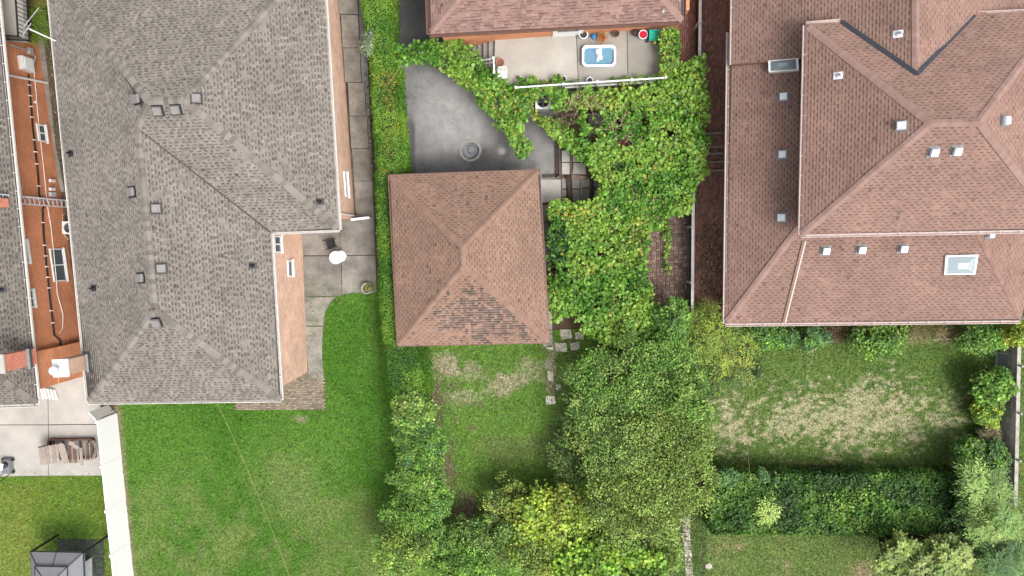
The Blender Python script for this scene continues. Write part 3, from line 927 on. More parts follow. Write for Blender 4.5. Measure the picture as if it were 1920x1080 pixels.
def roof_z(facets, x, y):
    """height of the roof plane over (x, y)"""
    best = None
    for pts in facets:
        if inside(np.array([x]), np.array([y]), [(p.x, p.y) for p in pts])[0]:
            c, n = plane_of(pts)
            z = c.z - (n.x * (x - c.x) + n.y * (y - c.y)) / n.z
            if best is None or z > best[0]: best = (z, n)
    return best

def on_roof(facets, px, py):
    z = 5.0; n = Vector((0, 0, 1))
    for _ in range(12):
        p = P(px, py, z); q = roof_z(facets, p.x, p.y)
        if q is None: break
        z, n = q
    p = P(px, py, z)
    return p, n

def box_vent(house, roof, facets, px, py, mat, size=0.40, h=0.22, yaw=None):
    p, n = on_roof(facets, px, py)
    d = Vector((0, 0, -1)); d = (d - n * d.dot(n)).normalized(); s = n.cross(d)
    b = MB()
    def T(u, v, o): return p + s * u + d * v + n * o
    w = size / 2
    # flange lying on the shingles, coloured dark for dirt and the vent's shadow halo
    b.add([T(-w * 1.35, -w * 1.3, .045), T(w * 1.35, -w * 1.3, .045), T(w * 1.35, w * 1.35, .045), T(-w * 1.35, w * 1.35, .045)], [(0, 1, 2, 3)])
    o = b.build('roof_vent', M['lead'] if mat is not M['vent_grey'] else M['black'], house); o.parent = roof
    b = MB()   # hood with sloping skirt and slightly domed lid
    lo = [T(-w * .8, -w * .8, .04), T(w * .8, -w * .8, .04), T(w * .8, w * .8, .04), T(-w * .8, w * .8, .04)]
    m1 = [T(-w * .8, -w * .8, h * .5), T(w * .8, -w * .8, h * .5), T(w * .8, w * .8, h * .5), T(-w * .8, w * .8, h * .5)]
    m2 = [T(-w, -w, h * .55), T(w, -w, h * .55), T(w, w * 1.05, h * .5), T(-w, w * 1.05, h * .5)]
    hi = [T(-w * .85, -w * .85, h), T(w * .85, -w * .85, h), T(w * .85, w * .9, h * .95), T(-w * .85, w * .9, h * .95)]
    vs_ = lo + m1 + m2 + hi; fs = [(12, 13, 14, 15)]
    for k in (0, 4, 8): fs += [(k + i, k + (i + 1) % 4, k + 4 + (i + 1) % 4, k + 4 + i) for i in range(4)]
    b.add(vs_, fs); o2 = b.build('vent_hood', mat, house); o2.parent = roof
    return o

def stack_pipe(house, roof, facets, px, py, mat, r=0.055, h=0.4, flash=None, fs=1.0):
    p, n = on_roof(facets, px, py)
    b = MB()
    b.lathe(p - Vector((0, 0, 0.05)), [(r, 0), (r, h), (r * 0.8, h), (r * .8, h - .05)], 12)
    b.lathe(p - Vector((0, 0, 0.03)), [(r * 2.2, 0), (r * 2.0, .07), (r * 1.2, .13)], 12)
    o = b.build('vent_pipe', mat, house, smooth=True); o.parent = roof
    d = Vector((0, 0, -1)); d = (d - n * d.dot(n)).normalized(); s = n.cross(d)
    b = MB(); q = lambda u, v: p + s * u + d * v + n * 0.04
    b.quad(q(-.16 * fs, -.18 * fs), q(.16 * fs, -.18 * fs), q(.16 * fs, .2 * fs), q(-.16 * fs, .2 * fs)); o = b.build('flashing', flash or mat, house); o.parent = roof

# ------------------------------------------------------------------ big house with the mottled grey roof
ZE = 4.75
gh = thing('brick_house', 'large peach-brick house with mottled grey shingle roof and chimney', 'house', P(330, 450, 0))
g = dict(NW=P(87, -55, ZE), NE=P(604, -95, ZE), SE=P(636, 431, ZE), IN=P(508, 436, ZE), S1=P(527, 750, ZE), S2=P(165, 755, ZE),
         A=P(278, 190, 7.25), B=P(345, 187, 7.25), C=P(258, 240, 6.78), D=P(290, 583, 6.75))
GF = [[g['NW'], g['NE'], g['B'], g['A']], [g['NE'], g['SE'], g['B']], [g['SE'], g['IN'], g['C'], g['A'], g['B']],
      [g['S1'], g['D'], g['C'], g['IN']], [g['S2'], g['S1'], g['D']], [g['S2'], g['NW'], g['A'], g['C'], g['D']]]
GF = [[Vector(p) for p in f] for f in GF]
groof = make_roof(gh, GF, ST_GREY, 21, [g['NW'], g['NE'], g['SE'], g['IN'], g['S1'], g['S2']], ZE)
for i, (a, c) in enumerate((('A', 'NW'), ('B', 'NE'), ('B', 'SE'), ('A', 'B'), ('C', 'D'), ('D', 'S1'), ('D', 'S2'), ('A', 'C'))):
    caps(groof, gh, g[a] + Vector((0, 0, .02)), g[c] + Vector((0, 0, .02)), CAPS_GREY, 0.17, 0.225, 0.28, 300 + i)
b = MB(); b.bar(g['C'] + Vector((0, 0, .03)), g['IN'] + Vector((0, 0, .035)), 0.07, 0.012); o = b.build('valley_flashing', M['deck'], gh); o.parent = groof
gutters(groof, gh, [(g['NE'], g['SE']), (g['SE'], g['IN']), (g['IN'], g['S1']), (g['S1'], g['S2']), (g['S2'], g['NW'])][::1], M['gutter_white'], w=0.09, out=0.05)
GW = [P(639 - 8, -70, 0), P(665, 410, 0), P(566, 418, 0), P(577, 697, 0), P(282, 700, 0), P(217, -35, 0)]
walls(gh, poly=GW, z1=ZE - 0.145, mat=M['brick_peach'])
wf = WallFrame(GW[0], GW[1], Vector((1, 0, 0)))
s0, z0 = wf.sz(655, 325); s1, z1 = wf.sz(645, 368)
wf.window(gh, s0, s1, 1.05, 1.65, 2)
wf2 = WallFrame(GW[2], GW[3], Vector((1, 0, 0)))
s0, _ = wf2.sz(516, 440); s1, _ = wf2.sz(519, 474); wf2.window(gh, s0 + .05, s1, 3.35, 4.3, 2)
s0, _ = wf2.sz(540, 488); s1, _ = wf2.sz(541, 519); wf2.window(gh, s0, s1, 1.85, 2.55, 1)
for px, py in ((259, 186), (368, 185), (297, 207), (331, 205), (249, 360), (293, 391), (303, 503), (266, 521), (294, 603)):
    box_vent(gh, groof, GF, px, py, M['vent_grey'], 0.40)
for px, py in ((134, 288), (177, 540), (474, 498), (600, 378)):
    stack_pipe(gh, groof, GF, px, py, M['black'])
# chimney at the west eave
ch0 = P(152, 680, 5.0)
b = MB(); b.cbox((ch0.x, ch0.y, 3.2), (0.62, 0.75, 6.4), 0.05); chm = b.build('chimney', M['chimney_tan'], gh)
b = MB(); b.cbox((ch0.x, ch0.y, 6.46), (0.74, 0.86, 0.12), 0.05); o = b.build('chimney_cap', M['white'], gh); o.parent = chm
b = MB(); b.lathe((ch0.x - .05, ch0.y - .05, 6.52), [(.15, 0), (.15, .35), (.21, .36), (.21, .42), (.02, .5)], 14); o = b.build('flue', M['vent_white'], gh, smooth=True); o.parent = chm
b = MB(); b.cbox((ch0.x + .36, ch0.y, 4.95), (0.10, 0.9, 0.5), 0.05, 0, .3); o = b.build('flashing', M['lead'], gh); o.parent = chm
# downpipe on the east wall
b = MB(); b.tube([wf.pt(2.0, 4.5, .12), wf.pt(2.0, 0.1, .12)], 0.045); b.build('downpipe', M['gutter_white'], gh)
b = MB(); b.tube([wf.pt(wf.L - .15, 4.5, .1), wf.pt(wf.L - .15, 0.3, .1)], 0.045); b.build('downpipe', M['gutter_white'], gh)
# aerial on the west eave
t = thing('roof_aerial', 'white pole aerial sticking out from the grey roof edge, top left', 'aerial', P(106, 77, 4.85))
b = MB(); pA = P(107, 78, 4.85); pB = pA + Vector((-0.25, 0.15, 1.5)); b.tube([pA, pB], 0.035); b.build('pole', M['white'], t)
b = MB(); b.tube([pB + Vector((-.25, .1, 0)), pB + Vector((.55, .95, .05))], .014); b.tube([pB + Vector((-.3, -.25, 0)), pB + Vector((.1, .25, 0))], .016); b.build('crossbar', M['steel'], t)
b = MB(); b.cbox(pA, (.14, .14, .12)); b.build('bracket', M['black_metal'], t)

# ------------------------------------------------------------------ orange brick house on the left edge
ZO = 4.3
oh = thing('brick_house', 'orange brick house at the left edge with dark grey roof', 'house', P(-60, 420, 0))
og = dict(NE=P(-22, -160, ZO), SE=P(69, 757, ZO), SW=P(-430, 775, ZO), NW=P(-520, -160, ZO), D=P(-217, 559, 6.7), U=P(-270, 40, 6.7))
OF = [[og['NE'], og['SE'], og['D'], og['U']], [og['SE'], og['SW'], og['D']], [og['SW'], og['NW'], og['U'], og['D']], [og['NW'], og['NE'], og['U']]]
OF = [[Vector(p) for p in f] for f in OF]
ST_OG = dict(ST_GREY); ST_OG['pal'] = [tuple(x * 0.78 for x in c) for c in ST_GREY['pal']]
oroof = make_roof(oh, OF[:2], ST_OG, 22, [og['NE'], og['SE'], og['SW'], og['NW']], ZO)
b = MB()
for f in OF[2:]: b.add(f, [tuple(range(len(f)))])
o = b.build('far_slope', M['deck'], oh); o.parent = oroof
caps(oroof, oh, og['D'], og['SE'], [tuple(x * .75 for x in c) for c in CAPS_GREY], 0.17, 0.225, 0.28, 77)
gutters(oroof, oh, [(og['NE'], og['SE']), (og['SE'], og['SW'])], M['gutter_white'], w=0.16)
OW = [P(73 - .139 * 200, -125, 0), P(161, 704, 0), P(-420, 730, 0), P(-480, -125, 0)]
walls(oh, poly=OW, z1=ZO - 0.145, mat=M['brick_orange'])
of = WallFrame(OW[0], OW[1], Vector((1, 0, 0)))
def owin(x0, y0, x1, y1, panes, hz=None):
    sa, za = of.sz(x0, y0); sb, zb = of.sz(x1, y1); return sa, sb, za, zb
for (x, ya, yb, za, zb, n) in ((86, 236, 268, .55, 1.2, 2), (115, 466, 527, .5, 1.55, 2), (30, 300, 370, 3.15, 4.1, 3), (46, 449, 494, 3.15, 4.1, 2), (53, 543, 577, 3.2, 4.1, 2)):
    sa, _ = of.sz(x, ya); sb, _ = of.sz(x + 4, yb)
    of.window(oh, sa, sb, za, zb, n)
# dark service cable clipped along the wall, with its clips
def wall_line(pts, r, mat, name, off=0.05, clips=False):
    b = MB(); q = [of.px(x, y, off) for x, y in pts]; b.tube(q, r, 6); o = b.build(name, mat, oh)
    if clips:
        for i in range(len(q) - 1):
            n = int((q[i + 1] - q[i]).length / 0.55)
            for k in range(1, n):
                p = q[i].lerp(q[i + 1], k / n); c = MB(); c.cbox(p + of.n * .01, (.12, .05, .14)); cl = c.build('clip', M['cable_white'], oh); cl.parent = o
    return o
wall_line([(52, 140), (60, 240), (70, 330), (72, 368), (84, 374), (78, 395), (80, 440), (92, 560), (100, 628), (112, 640), (112, 655), (106, 672), (118, 684)], 0.05, M['black'], 'service_cable', clips=True)
wall_line([(62, 128), (66, 170), (72, 240), (80, 310), (87, 378)], 0.02, M['cable_white'], 'wall_cable', .04)
wall_line([(88, 388), (95, 430), (104, 520), (106, 550), (117, 590), (116, 615), (110, 625)], 0.02, M['cable_white'], 'wall_cable', .04)
wall_line([(128, 400), (116, 402), (114, 430), (122, 445), (133, 456)], 0.025, M['cable_orange'], 'wall_cable', .06)
wall_line([(116, 640), (121, 660), (108, 680), (108, 720)], 0.018, M['cable_orange'], 'wall_cable', .04)
# meter box, mast
s, z = of.sz(42, 120); b = MB()
of.box(b, s - .36, s + .36, z - .5, z + .3, 0, .28)
of.box(b, s - .3, s + .3, z - .42, z + .22, .28, .32); b.build('meter_box', M['white'], oh)
b = MB(); b.tube([of.px(56, 128, .15), of.px(60, 108, .2), of.px(50, 96, .25), of.px(30, 92, .3), of.px(8, 86, .35)], .045, 8); b.cbox(of.px(50, 97, .2), (.2, .35, .22)); b.build('service_mast', M['steel'], oh)
# white downpipe crossing the wall at the top, second one near the foot
b = MB(); b.tube([of.px(5, 140, .1), of.px(85, 156, .15), of.px(104, 150, .7)], .06, 8); b.build('downpipe', M['white'], oh)
b = MB(); b.tube([of.px(70, 707, .1), of.px(122, 688, .1)], .055, 8); b.build('downpipe', M['white'], oh)
b = MB(); b.lathe(of.px(66, 192, .06), [(.07, 0), (.07, .1)], 8); b.build('wall_lamp', M['white'], oh)
for (x, y) in ((94, 339), (94, 355)):
    b = MB(); s, z = of.sz(x, y); of.box(b, s - .08, s + .08, z - .25, z + .1, .0, .14); b.build('wall_vent', M['white'], oh)
b = MB(); s, z = of.sz(94, 365); of.box(b, s - .12, s + .12, z - .3, z + .1, 0, .16); b.build('junction_box', M['vent_white'], oh)
# brick chimney on its roof
cp, _n = on_roof(OF, 52, 672)
b = MB(); b.cbox(cp + Vector((-.25, 0, .55)), (0.62, 0.8, 2.1), 0.06); oc = b.build('chimney', M['brick_red'], oh)
b = MB(); b.cbox(cp + Vector((-.25, 0, 1.64)), (0.74, 0.92, 0.09), 0.06); o = b.build('chimney_cap', M['concrete_pale'], oh); o.parent = oc
b = MB(); b.cbox(cp + Vector((.12, 0, .05)), (0.14, 1.0, 0.28), 0.06, 0, .3); o = b.build('flashing', M['lead'], oh); o.parent = oc
cp2, _n = on_roof(OF, 14, 380)
b = MB(); b.cbox(cp2 + Vector((-.5, 0, .4)), (0.5, 0.42, 1.6), 0.06); b.build('chimney', M['brick_red'], oh)
stack_pipe(oh, oroof, OF, 4, 543, M['black'])
b = MB(); sa, _ = of.sz(150, 640); of.box(b, sa, of.L - .4, -.05, 3.9, .001, .3); b.build('wall_projection', M['brick_orange'], oh)
# rear stair with white nosings
b0 = P(80, 742, 0.3)
for k in range(6):
    b = MB(); p = P(73 + k * 6.2, 737 + k * .6, 0.95 - k * .16); b.cbox(p, (.11, .62, .05), .25); b.build('stair_tread', M['white'], oh)
# balcony, top left
bal = thing('balcony', 'concrete balcony with black metal railing in the top left corner', 'balcony', P(15, 30, 2.4))
b = MB(); b.prism([P(x, y, 2.6) for x, y in ((-60, -60), (40, -40), (47, 78), (-60, 70))], 2.35, 2.6); b.build('floor_slab', M['concrete_pale'], bal)
q = [P(-60, -50, 3.55), P(26, -45, 3.55), P(34, 68, 3.55), P(-60, 62, 3.55)]
for i in range(3):
    a, e = q[i], q[i + 1]
    b = MB(); b.bar(a, e, .07, .05); b.build('top_rail', M['black_metal'], bal)
    b = MB(); b.bar(a - Vector((0, 0, .8)), e - Vector((0, 0, .8)), .05, .04); b.build('bottom_rail', M['black_metal'], bal)
    n = int((e - a).length / .2)
    for k in range(n + 1):
        p = a.lerp(e, k / n)
        b = MB(); b.bar(p - Vector((0, 0, .93)), p, .03, .03); b.build('baluster', M['black_metal'], bal)

# ------------------------------------------------------------------ garage with the brown hip roof
ZG = 2.7
ga = thing('garage', 'small square garage with brown hipped shingle roof beside the hedge', 'garage', P(875, 480, 0))
gg = dict(NW=P(728, 328, ZG), NE=P(1012, 318, ZG), SE=P(1031, 643, ZG), SW=P(745, 649, ZG), A=P(867, 463, 4.6), B=P(869, 499, 4.6))
GAF = [[gg['NW'], gg['NE'], gg['A']], [gg['NE'], gg['SE'], gg['B'], gg['A']], [gg['SE'], gg['SW'], gg['B']], [gg['SW'], gg['NW'], gg['A'], gg['B']]]
GAF = [[Vector(p) for p in f] for f in GAF]
def worn(cx, cy, rx, ry, dens):
    """lost granules: dark streaky shingles in a patch with its own outline"""
    def f(x, y, z, r):
        px, py = to_px(x, y, z)
        d = ell(px, py, cx, cy, rx, ry)
        n = fbm(px / 9, py / 5, 55, 3)
        prob = dens * (1 - sstep(0.2, 1.1, d + (n - .5) * 1.7))
        return np.where(r.random(len(x)) < prob, r.uniform(0.15, 0.5, len(x)), 1.0)
    return f
garoof = make_roof(ga, GAF, ST_GARAGE, 23, [gg['NW'], gg['NE'], gg['SE'], gg['SW']], ZG,
                   stains=[worn(860, 385, 110, 50, .05), None, worn(905, 592, 112, 62, .85), worn(810, 510, 55, 90, .06)])
for i, (a, c) in enumerate((('A', 'NW'), ('A', 'NE'), ('B', 'SE'), ('B', 'SW'), ('A', 'B'))):
    caps(garoof, ga, gg[a] + Vector((0, 0, .015)), gg[c] + Vector((0, 0, .015)), CAPS_GARAGE, 0.14, 0.21, 0.3, 400 + i)
gc = [gg[k] for k in ('NW', 'NE', 'SE', 'SW')]; cen = sum(gc, Vector()) / 4
walls(ga, poly=[Vector((p.x, p.y, 0)) + (Vector((cen.x, cen.y, 0)) - Vector((p.x, p.y, 0))).normalized() * .35 for p in gc], z1=ZG - 0.145, mat=M['brick_brown'])
for a, c in (('NW', 'NE'), ('NE', 'SE'), ('SE', 'SW'), ('SW', 'NW')):
    b = MB(); b.bar(gg[a] - Vector((0, 0, .05)), gg[c] - Vector((0, 0, .05)), .05, .16); o = b.build('fascia', M['gutter_brown'], ga); o.parent = garoof

# ------------------------------------------------------------------ bungalow at the top centre
ZC = 4.0
ch = thing('bungalow', 'orange brick bungalow with rose-brown roof above the vine-edged terrace', 'house', P(1042, -100, 0))
cg = dict(SW=P(805, 64, ZC), SE=P(1280, 39, ZC), NE=P(1290, -430, ZC), NW=P(790, -410, ZC), A=P(1045, -230, 6.6), B=P(1045, -270, 6.6))
CF = [[cg['SE'], cg['SW'], cg['A']], [cg['SW'], cg['NW'], cg['B'], cg['A']], [cg['NE'], cg['SE'], cg['A'], cg['B']], [cg['NW'], cg['NE'], cg['B']]]
CF = [[Vector(p) for p in f] for f in CF]
croof = make_roof(ch, CF[:3], ST_ROSE, 24, [cg['NW'], cg['NE'], cg['SE'], cg['SW']], ZC)
b = MB(); b.add(CF[3], [(0, 1, 2)]); o = b.build('far_slope', M['deck'], ch); o.parent = croof
caps(croof, ch, cg['A'], cg['SW'], CAPS_RED, 0.16, 0.21, 0.3, 501); caps(croof, ch, cg['A'], cg['SE'], CAPS_RED, 0.16, 0.21, 0.3, 502)
gutters(croof, ch, [(cg['SE'], cg['SW']), (cg['SW'], cg['NW']), (cg['NE'], cg['SE'])], M['gutter_brown'], straps=False)
stack_pipe(ch, croof, CF, 1243, 21, M['vent_white'], .035, .2, M['gutter_brown'], .6)
CW = [P(840, 94, 0), P(1262, 64, 0), P(1272, -350, 0), P(835, -340, 0)]
walls(ch, poly=CW, z1=ZC - .145, mat=M['brick_orange'])
cwf = WallFrame(CW[0], CW[1], Vector((0, -1, 0)))
b = MB(); sa, _ = cwf.sz(1035, 75); sb, _ = cwf.sz(1090, 72); cwf.box(b, sa, sb, 1.2, 3.35, .0, .06); dr = b.build('door', M['white'], ch)
b = MB(); cwf.box(b, sa + .25, sb - .25, 2.0, 3.2, .06, .075); o = b.build('pane', M['glass'], ch); o.parent = dr

# ------------------------------------------------------------------ big red-roofed house on the right
ZU = 6.3; ZL = 3.6; ZN = 3.9
rh = thing('brick_house', 'big house with layered dusty red roofs and skylights on the right', 'house', P(1640, 300, 0))
rg = dict(NW=P(1512, 47, ZU), SW=P(1503, 440, ZU), SE=P(1990, 430, ZU), NE=P(1990, 20, ZU), A=P(1745, 231, 8.5), B=P(1835, 229, 8.5),
          V1=P(1577, 41, ZU), V2=P(1826, 28, ZU), VA=P(1718, 139, 7.35))
_c, _n = plane_of([rg['NW'], rg['NE'], rg['A']])
rg['VA'] = on_plane(1718, 139, _c, _n); rg['B'] = on_plane(1835, 229, _c, _n)
RU = [[rg['SW'], rg['NW'], rg['A']], [rg['NW'], rg['V1'], rg['VA'], rg['V2'], rg['NE'], rg['B'], rg['A']], [rg['NE'], rg['SE'], rg['B']], [rg['SE'], rg['SW'], rg['A'], rg['B']]]
RU = [[Vector(p) for p in f] for f in RU]
uroof = make_roof(rh, RU, ST_RED, 31, [rg['NW'], rg['NE'], rg['SE'], rg['SW']], ZU, tints=[(.98, .96, .95), (1, 1, 1), (1.05, 1.04, 1.03), (1, 1, 1)], name='upper_roof')  # tints paint in the daylight: west slope darker, east slope lighter
for i, (a, c) in enumerate((('A', 'NW'), ('A', 'SW'), ('B', 'NE'), ('B', 'SE'), ('A', 'B'))):
    caps(uroof, rh, rg[a] + Vector((0, 0, .015)), rg[c] + Vector((0, 0, .015)), CAPS_RED, 0.17, 0.21, 0.3, 600 + i)
gutters(uroof, rh, [(rg['NW'], rg['V1']), (rg['V2'], rg['NE']), (rg['SE'], rg['SW']), (rg['SW'], rg['NW'])], M['gutter_pink'])
# north wing, its ridge dying into the upper roof
rn = dict(RT=P(1718, -260, rg['VA'].z), VA=rg['VA'], W0=P(1379, -240, ZN), W1=P(1374, 121, ZN), E0=P(2060, -260, ZN), E1=P(2060, 60, ZN))
_c, _n = plane_of([rn['W1'], rn['W0'], rn['VA']]); rn['RT'] = on_plane(1718, -260, _c, _n)
v_in = on_plane(1505, 109, _c, _n); q1 = on_plane(1578, 40, _c, _n); q1b = on_plane(1512, 47, _c, _n)
_c, _n = plane_of([rn['E0'], rn['RT'], rn['VA']]); q2 = on_plane(1826, 27, _c, _n); rn['E1'] = on_plane(2060, 60, _c, _n)
RN = [[rn['W1'], rn['W0'], rn['RT'], rn['VA'], q1, q1b, v_in], [rn['E0'], rn['E1'], q2, rn['VA'], rn['RT']]]
RN = [[Vector(p) for p in f] for f in RN]
b = MB()
for f in RN: b.add([p - Vector((0, 0, .012)) for p in f], [tuple(range(len(f)))])
b.quad(rn['W1'] - Vector((0, 0, .15)), v_in - Vector((0, 0, .15)), v_in - Vector((0, 0, .012)), rn['W1'] - Vector((0, 0, .012)))
nroof = b.build('north_roof', M['deck'], rh)
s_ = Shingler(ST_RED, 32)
for f, t in zip(RN, ((.97, .97, .96), (1.05, 1.04, 1.03))): s_.facet(f, t)  # shaded west and lit east slope put into the shingle colour
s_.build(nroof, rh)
caps(nroof, rh, rn['RT'] + Vector((0, 0, .01)), rn['VA'] + Vector((0, 0, .01)), CAPS_RED, 0.17, 0.21, 0.42, 610)
gutters(nroof, rh, [(rn['W1'], rn['W0'])], M['gutter_pink'])
b = MB(); b.bar(rn['W1'] - Vector((0, .02, .06)), v_in - Vector((0, .02, .06)), .05, .17); o = b.build('fascia', M['gutter_brown'], rh); o.parent = nroof
for k in ('V1', 'V2'):
    b = MB(); b.bar(rg[k] + Vector((0, 0, .05)), rg['VA'] + Vector((0, 0, .06)), .2, .02); o = b.build('valley_flashing', M['valley'], rh); o.parent = uroof
# lower skirt roof round the south and west sides
uw = 0.35
U_SW = Vector((rg['SW'].x + uw, rg['SW'].y + uw, 5.05)); U_NW = Vector((P(1507, 150, ZU).x + uw, P(1507, 60, 5).y, 5.05)); U_SE = P(1823, 436, 5.0); U_SE.y = U_SW.y + .05; U_SE.z = 5.05
rl = dict(W0=P(1368, 60, ZL), SW=P(1361, 607, ZL), SE=P(1914, 601, ZL), E1=P(1965, 330, ZL))
_c, _n = plane_of([rl['SE'], P(1972, 300, ZL), U_SE]); rl['E1'] = P(1972, 300, ZL); U_E = on_plane(1895, 330, _c, _n)
RLF = [[rl['SW'], rl['W0'], U_NW, U_SW], [rl['SE'], rl['SW'], U_SW, U_SE], [rl['E1'], rl['SE'], U_SE, U_E]]
RLF = [[Vector(p) for p in f] for f in RLF]
lroof = make_roof(rh, RLF, ST_RED, 33, [rl['W0'], rl['SW'], rl['SE'], rl['E1'], U_E, U_SE, U_SW, U_NW], ZL, tints=[(.96, .95, .94), (1, 1, 1), (1.06, 1.05, 1.04)], name='lower_roof')  # skirt tints carry light too: dim west, plain south, bright east
caps(lroof, rh, U_SW + Vector((0, 0, .015)), rl['SW'] + Vector((0, 0, .015)), CAPS_RED, 0.17, 0.21, 0.25, 620)
caps(lroof, rh, U_SE + Vector((0, 0, .01)), rl['SE'] + Vector((0, 0, .01)), [(0.22, 0.135, 0.115), (0.2, 0.12, 0.1)], 0.09, 0.21, 0.2, 621)
gutters(lroof, rh, [(rl['SE'], rl['SW']), (rl['SW'], rl['W0'])], M['gutter_pink'])
pa, _ = on_roof(RLF, 1506, 452); pb, _ = on_roof(RLF, 1468, 604)
b = MB(); b.bar(pa + Vector((0, 0, .04)), pb + Vector((0, 0, .04)), .12, .07); o = b.build('roof_seam', M['gutter_brown'], rh); o.parent = lroof
b = MB(); b.bar(pa + Vector((.09, 0, .04)), pb + Vector((.09, 0, .04)), .06, .09); o = b.build('seam_cap', M['gutter_pink'], rh); o.parent = lroof
# walls
ups = [Vector((rg['SW'].x + uw, rg['SW'].y + uw, 0)), Vector((rg['SE'].x - uw, rg['SE'].y + uw, 0)), Vector((rg['NE'].x - uw, rg['NE'].y - uw, 0)), Vector((rg['NW'].x + uw, rg['NW'].y - uw, 0))]
walls(rh, poly=ups, z1=ZU - .145, mat=M['brick_brown'], z0=4.0)
lw = [Vector((rl['SW'].x + .7, rl['SW'].y + .5, 0)), Vector((rl['SE'].x - .5, rl['SE'].y + .5, 0)), Vector((rl['E1'].x - .5, rl['E1'].y + 14, 0)), Vector((rn['W0'].x + .7, rn['W0'].y + .2, 0))]
walls(rh, poly=lw, z1=ZL - .145, mat=M['brick_brown'])
ALLR = RU + RN + RLF
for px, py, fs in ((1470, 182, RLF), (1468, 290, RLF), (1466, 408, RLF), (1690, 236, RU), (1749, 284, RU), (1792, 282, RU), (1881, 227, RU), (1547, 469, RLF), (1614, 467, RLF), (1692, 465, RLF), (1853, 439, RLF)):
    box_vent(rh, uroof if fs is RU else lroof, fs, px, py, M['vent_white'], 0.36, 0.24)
stack_pipe(rh, nroof, RN, 1684, 64, M['vent_white'], .06, .4)
stack_pipe(rh, uroof, RU, 1572, 142, M['vent_white'], .06, .4)
def skylight(roof, corners, fs, h, dome_mat, frame_mat):
    q = [on_roof(fs, x, y)[0] for x, y in corners]; _, n = plane_of(q)
    c = sum(q, Vector()) / 4
    lo = [p - n * .05 for p in q]; hi = [p + n * h for p in q]; inn = [c + (p - c) * .86 + n * h for p in q]; inl = [c + (p - c) * .86 + n * (h - .03) for p in q]
    b = MB(); vs_ = lo + hi + inn + inl; fs_ = []
    for k in (0, 4, 8): fs_ += [(k + i, k + (i + 1) % 4, k + 4 + (i + 1) % 4, k + 4 + i) for i in range(4)]
    b.add(vs_, fs_); o = b.build('skylight', frame_mat, rh); o.parent = roof
    top = [c + (p - c) * .3 + n * (h + .16) for p in q]
    b = MB(); b.add(inl + top, [(4, 5, 6, 7)] + [(i, (i + 1) % 4, 4 + (i + 1) % 4, 4 + i) for i in range(4)])
    o = b.build('skylight_dome', dome_mat, rh); o.parent = roof
skylight(lroof, [(1771, 478), (1832, 476), (1826, 513), (1768, 514)], RLF, .12, M['skyglass'], M['white'])
skylight(lroof, [(1442, 117), (1498, 112), (1499, 134), (1443, 138)], RLF, .35, M['smokeglass'], M['white'])

# ================================================================== TERRACE, FENCES, FURNITURE
ZT = 1.2
tr_ = thing('raised_terrace', 'raised concrete terrace with stair below the bungalow', 'terrace', P(1080, 115, 0))
tp = [P(x, y, ZT) for x, y in ((928, 66), (1262, 50), (1262, 152), (960, 170), (926, 150))]
b = MB(); b.prism([(p.x, p.y) for p in tp], -0.1, ZT - .06); b.build('base', M['concrete_dark'], tr_)
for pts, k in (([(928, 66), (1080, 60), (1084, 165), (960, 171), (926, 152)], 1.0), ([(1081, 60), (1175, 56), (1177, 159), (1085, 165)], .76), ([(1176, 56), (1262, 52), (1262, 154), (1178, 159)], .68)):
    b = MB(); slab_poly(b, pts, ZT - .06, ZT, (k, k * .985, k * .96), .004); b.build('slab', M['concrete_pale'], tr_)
for k in range(5):
    z = ZT - .2 * (k + 1) + .0
    xa = 928 - k * 10.2
    b = MB(); b.prism([P(x, y, z) for x, y in ((xa - 11.5, 78 + k * 1.2), (xa - .3, 77 + k * 1.2), (xa - .3, 128), (xa - 11.5, 126))], -0.05, z); b.build('stair_step', M['concrete_dark'], tr_)

def railing(name, label, pts, h, z0, post_every, mat, gap=.12, group=None, rail=.07):
    t = thing(name, label, 'railing', pts[0])
    for i in range(len(pts) - 1):
        a, e = pts[i], pts[i + 1]; L = (e - a).length
        for zz, nm, hh in ((h, 'top_rail', .05), (.1, 'bottom_rail', .04)):
            b = MB(); b.bar(a + Vector((0, 0, zz)), e + Vector((0, 0, zz)), rail, hh); b.build(nm, mat, t)
        n = int(L / gap)
        me = None
        for k in range(1, n):
            p = a.lerp(e, k / n)
            if me is None:
                b = MB(); b.bar((0, 0, .12), (0, 0, h - .03), .028, .028); tmp = b.build('baluster', mat); me = tmp.data; bpy.data.objects.remove(tmp)
            o = bpy.data.objects.new('baluster', me); COL.objects.link(o); o.parent = t; o.location = p - pts[0]
        np_ = max(1, round(L / post_every))
        for k in range(np_ + 1):
            if i > 0 and k == 0: continue
            p = a.lerp(e, k / np_)
            b = MB(); b.bar(p, p + Vector((0, 0, h + .06)), .09, .09); po = b.build('post', mat, t)
            b = MB(); b.cbox(p + Vector((0, 0, h + .08)), (.12, .12, .04)); q = b.build('post_cap', mat, t); q.parent = po
    return t
railing('terrace_railing', 'long white railing along the lower edge of the terrace', [P(968, 171, ZT), P(1055, 165, ZT), P(1243, 153, ZT)], 0.85, ZT, 1.9, M['white'])
railing('stair_railing', 'short white railing at the terrace stair beside the terracotta pot', [P(905, 121, .55), P(927, 117, ZT), P(928, 143, ZT)], 0.8, ZT, 1.2, M['white'], gap=.3)

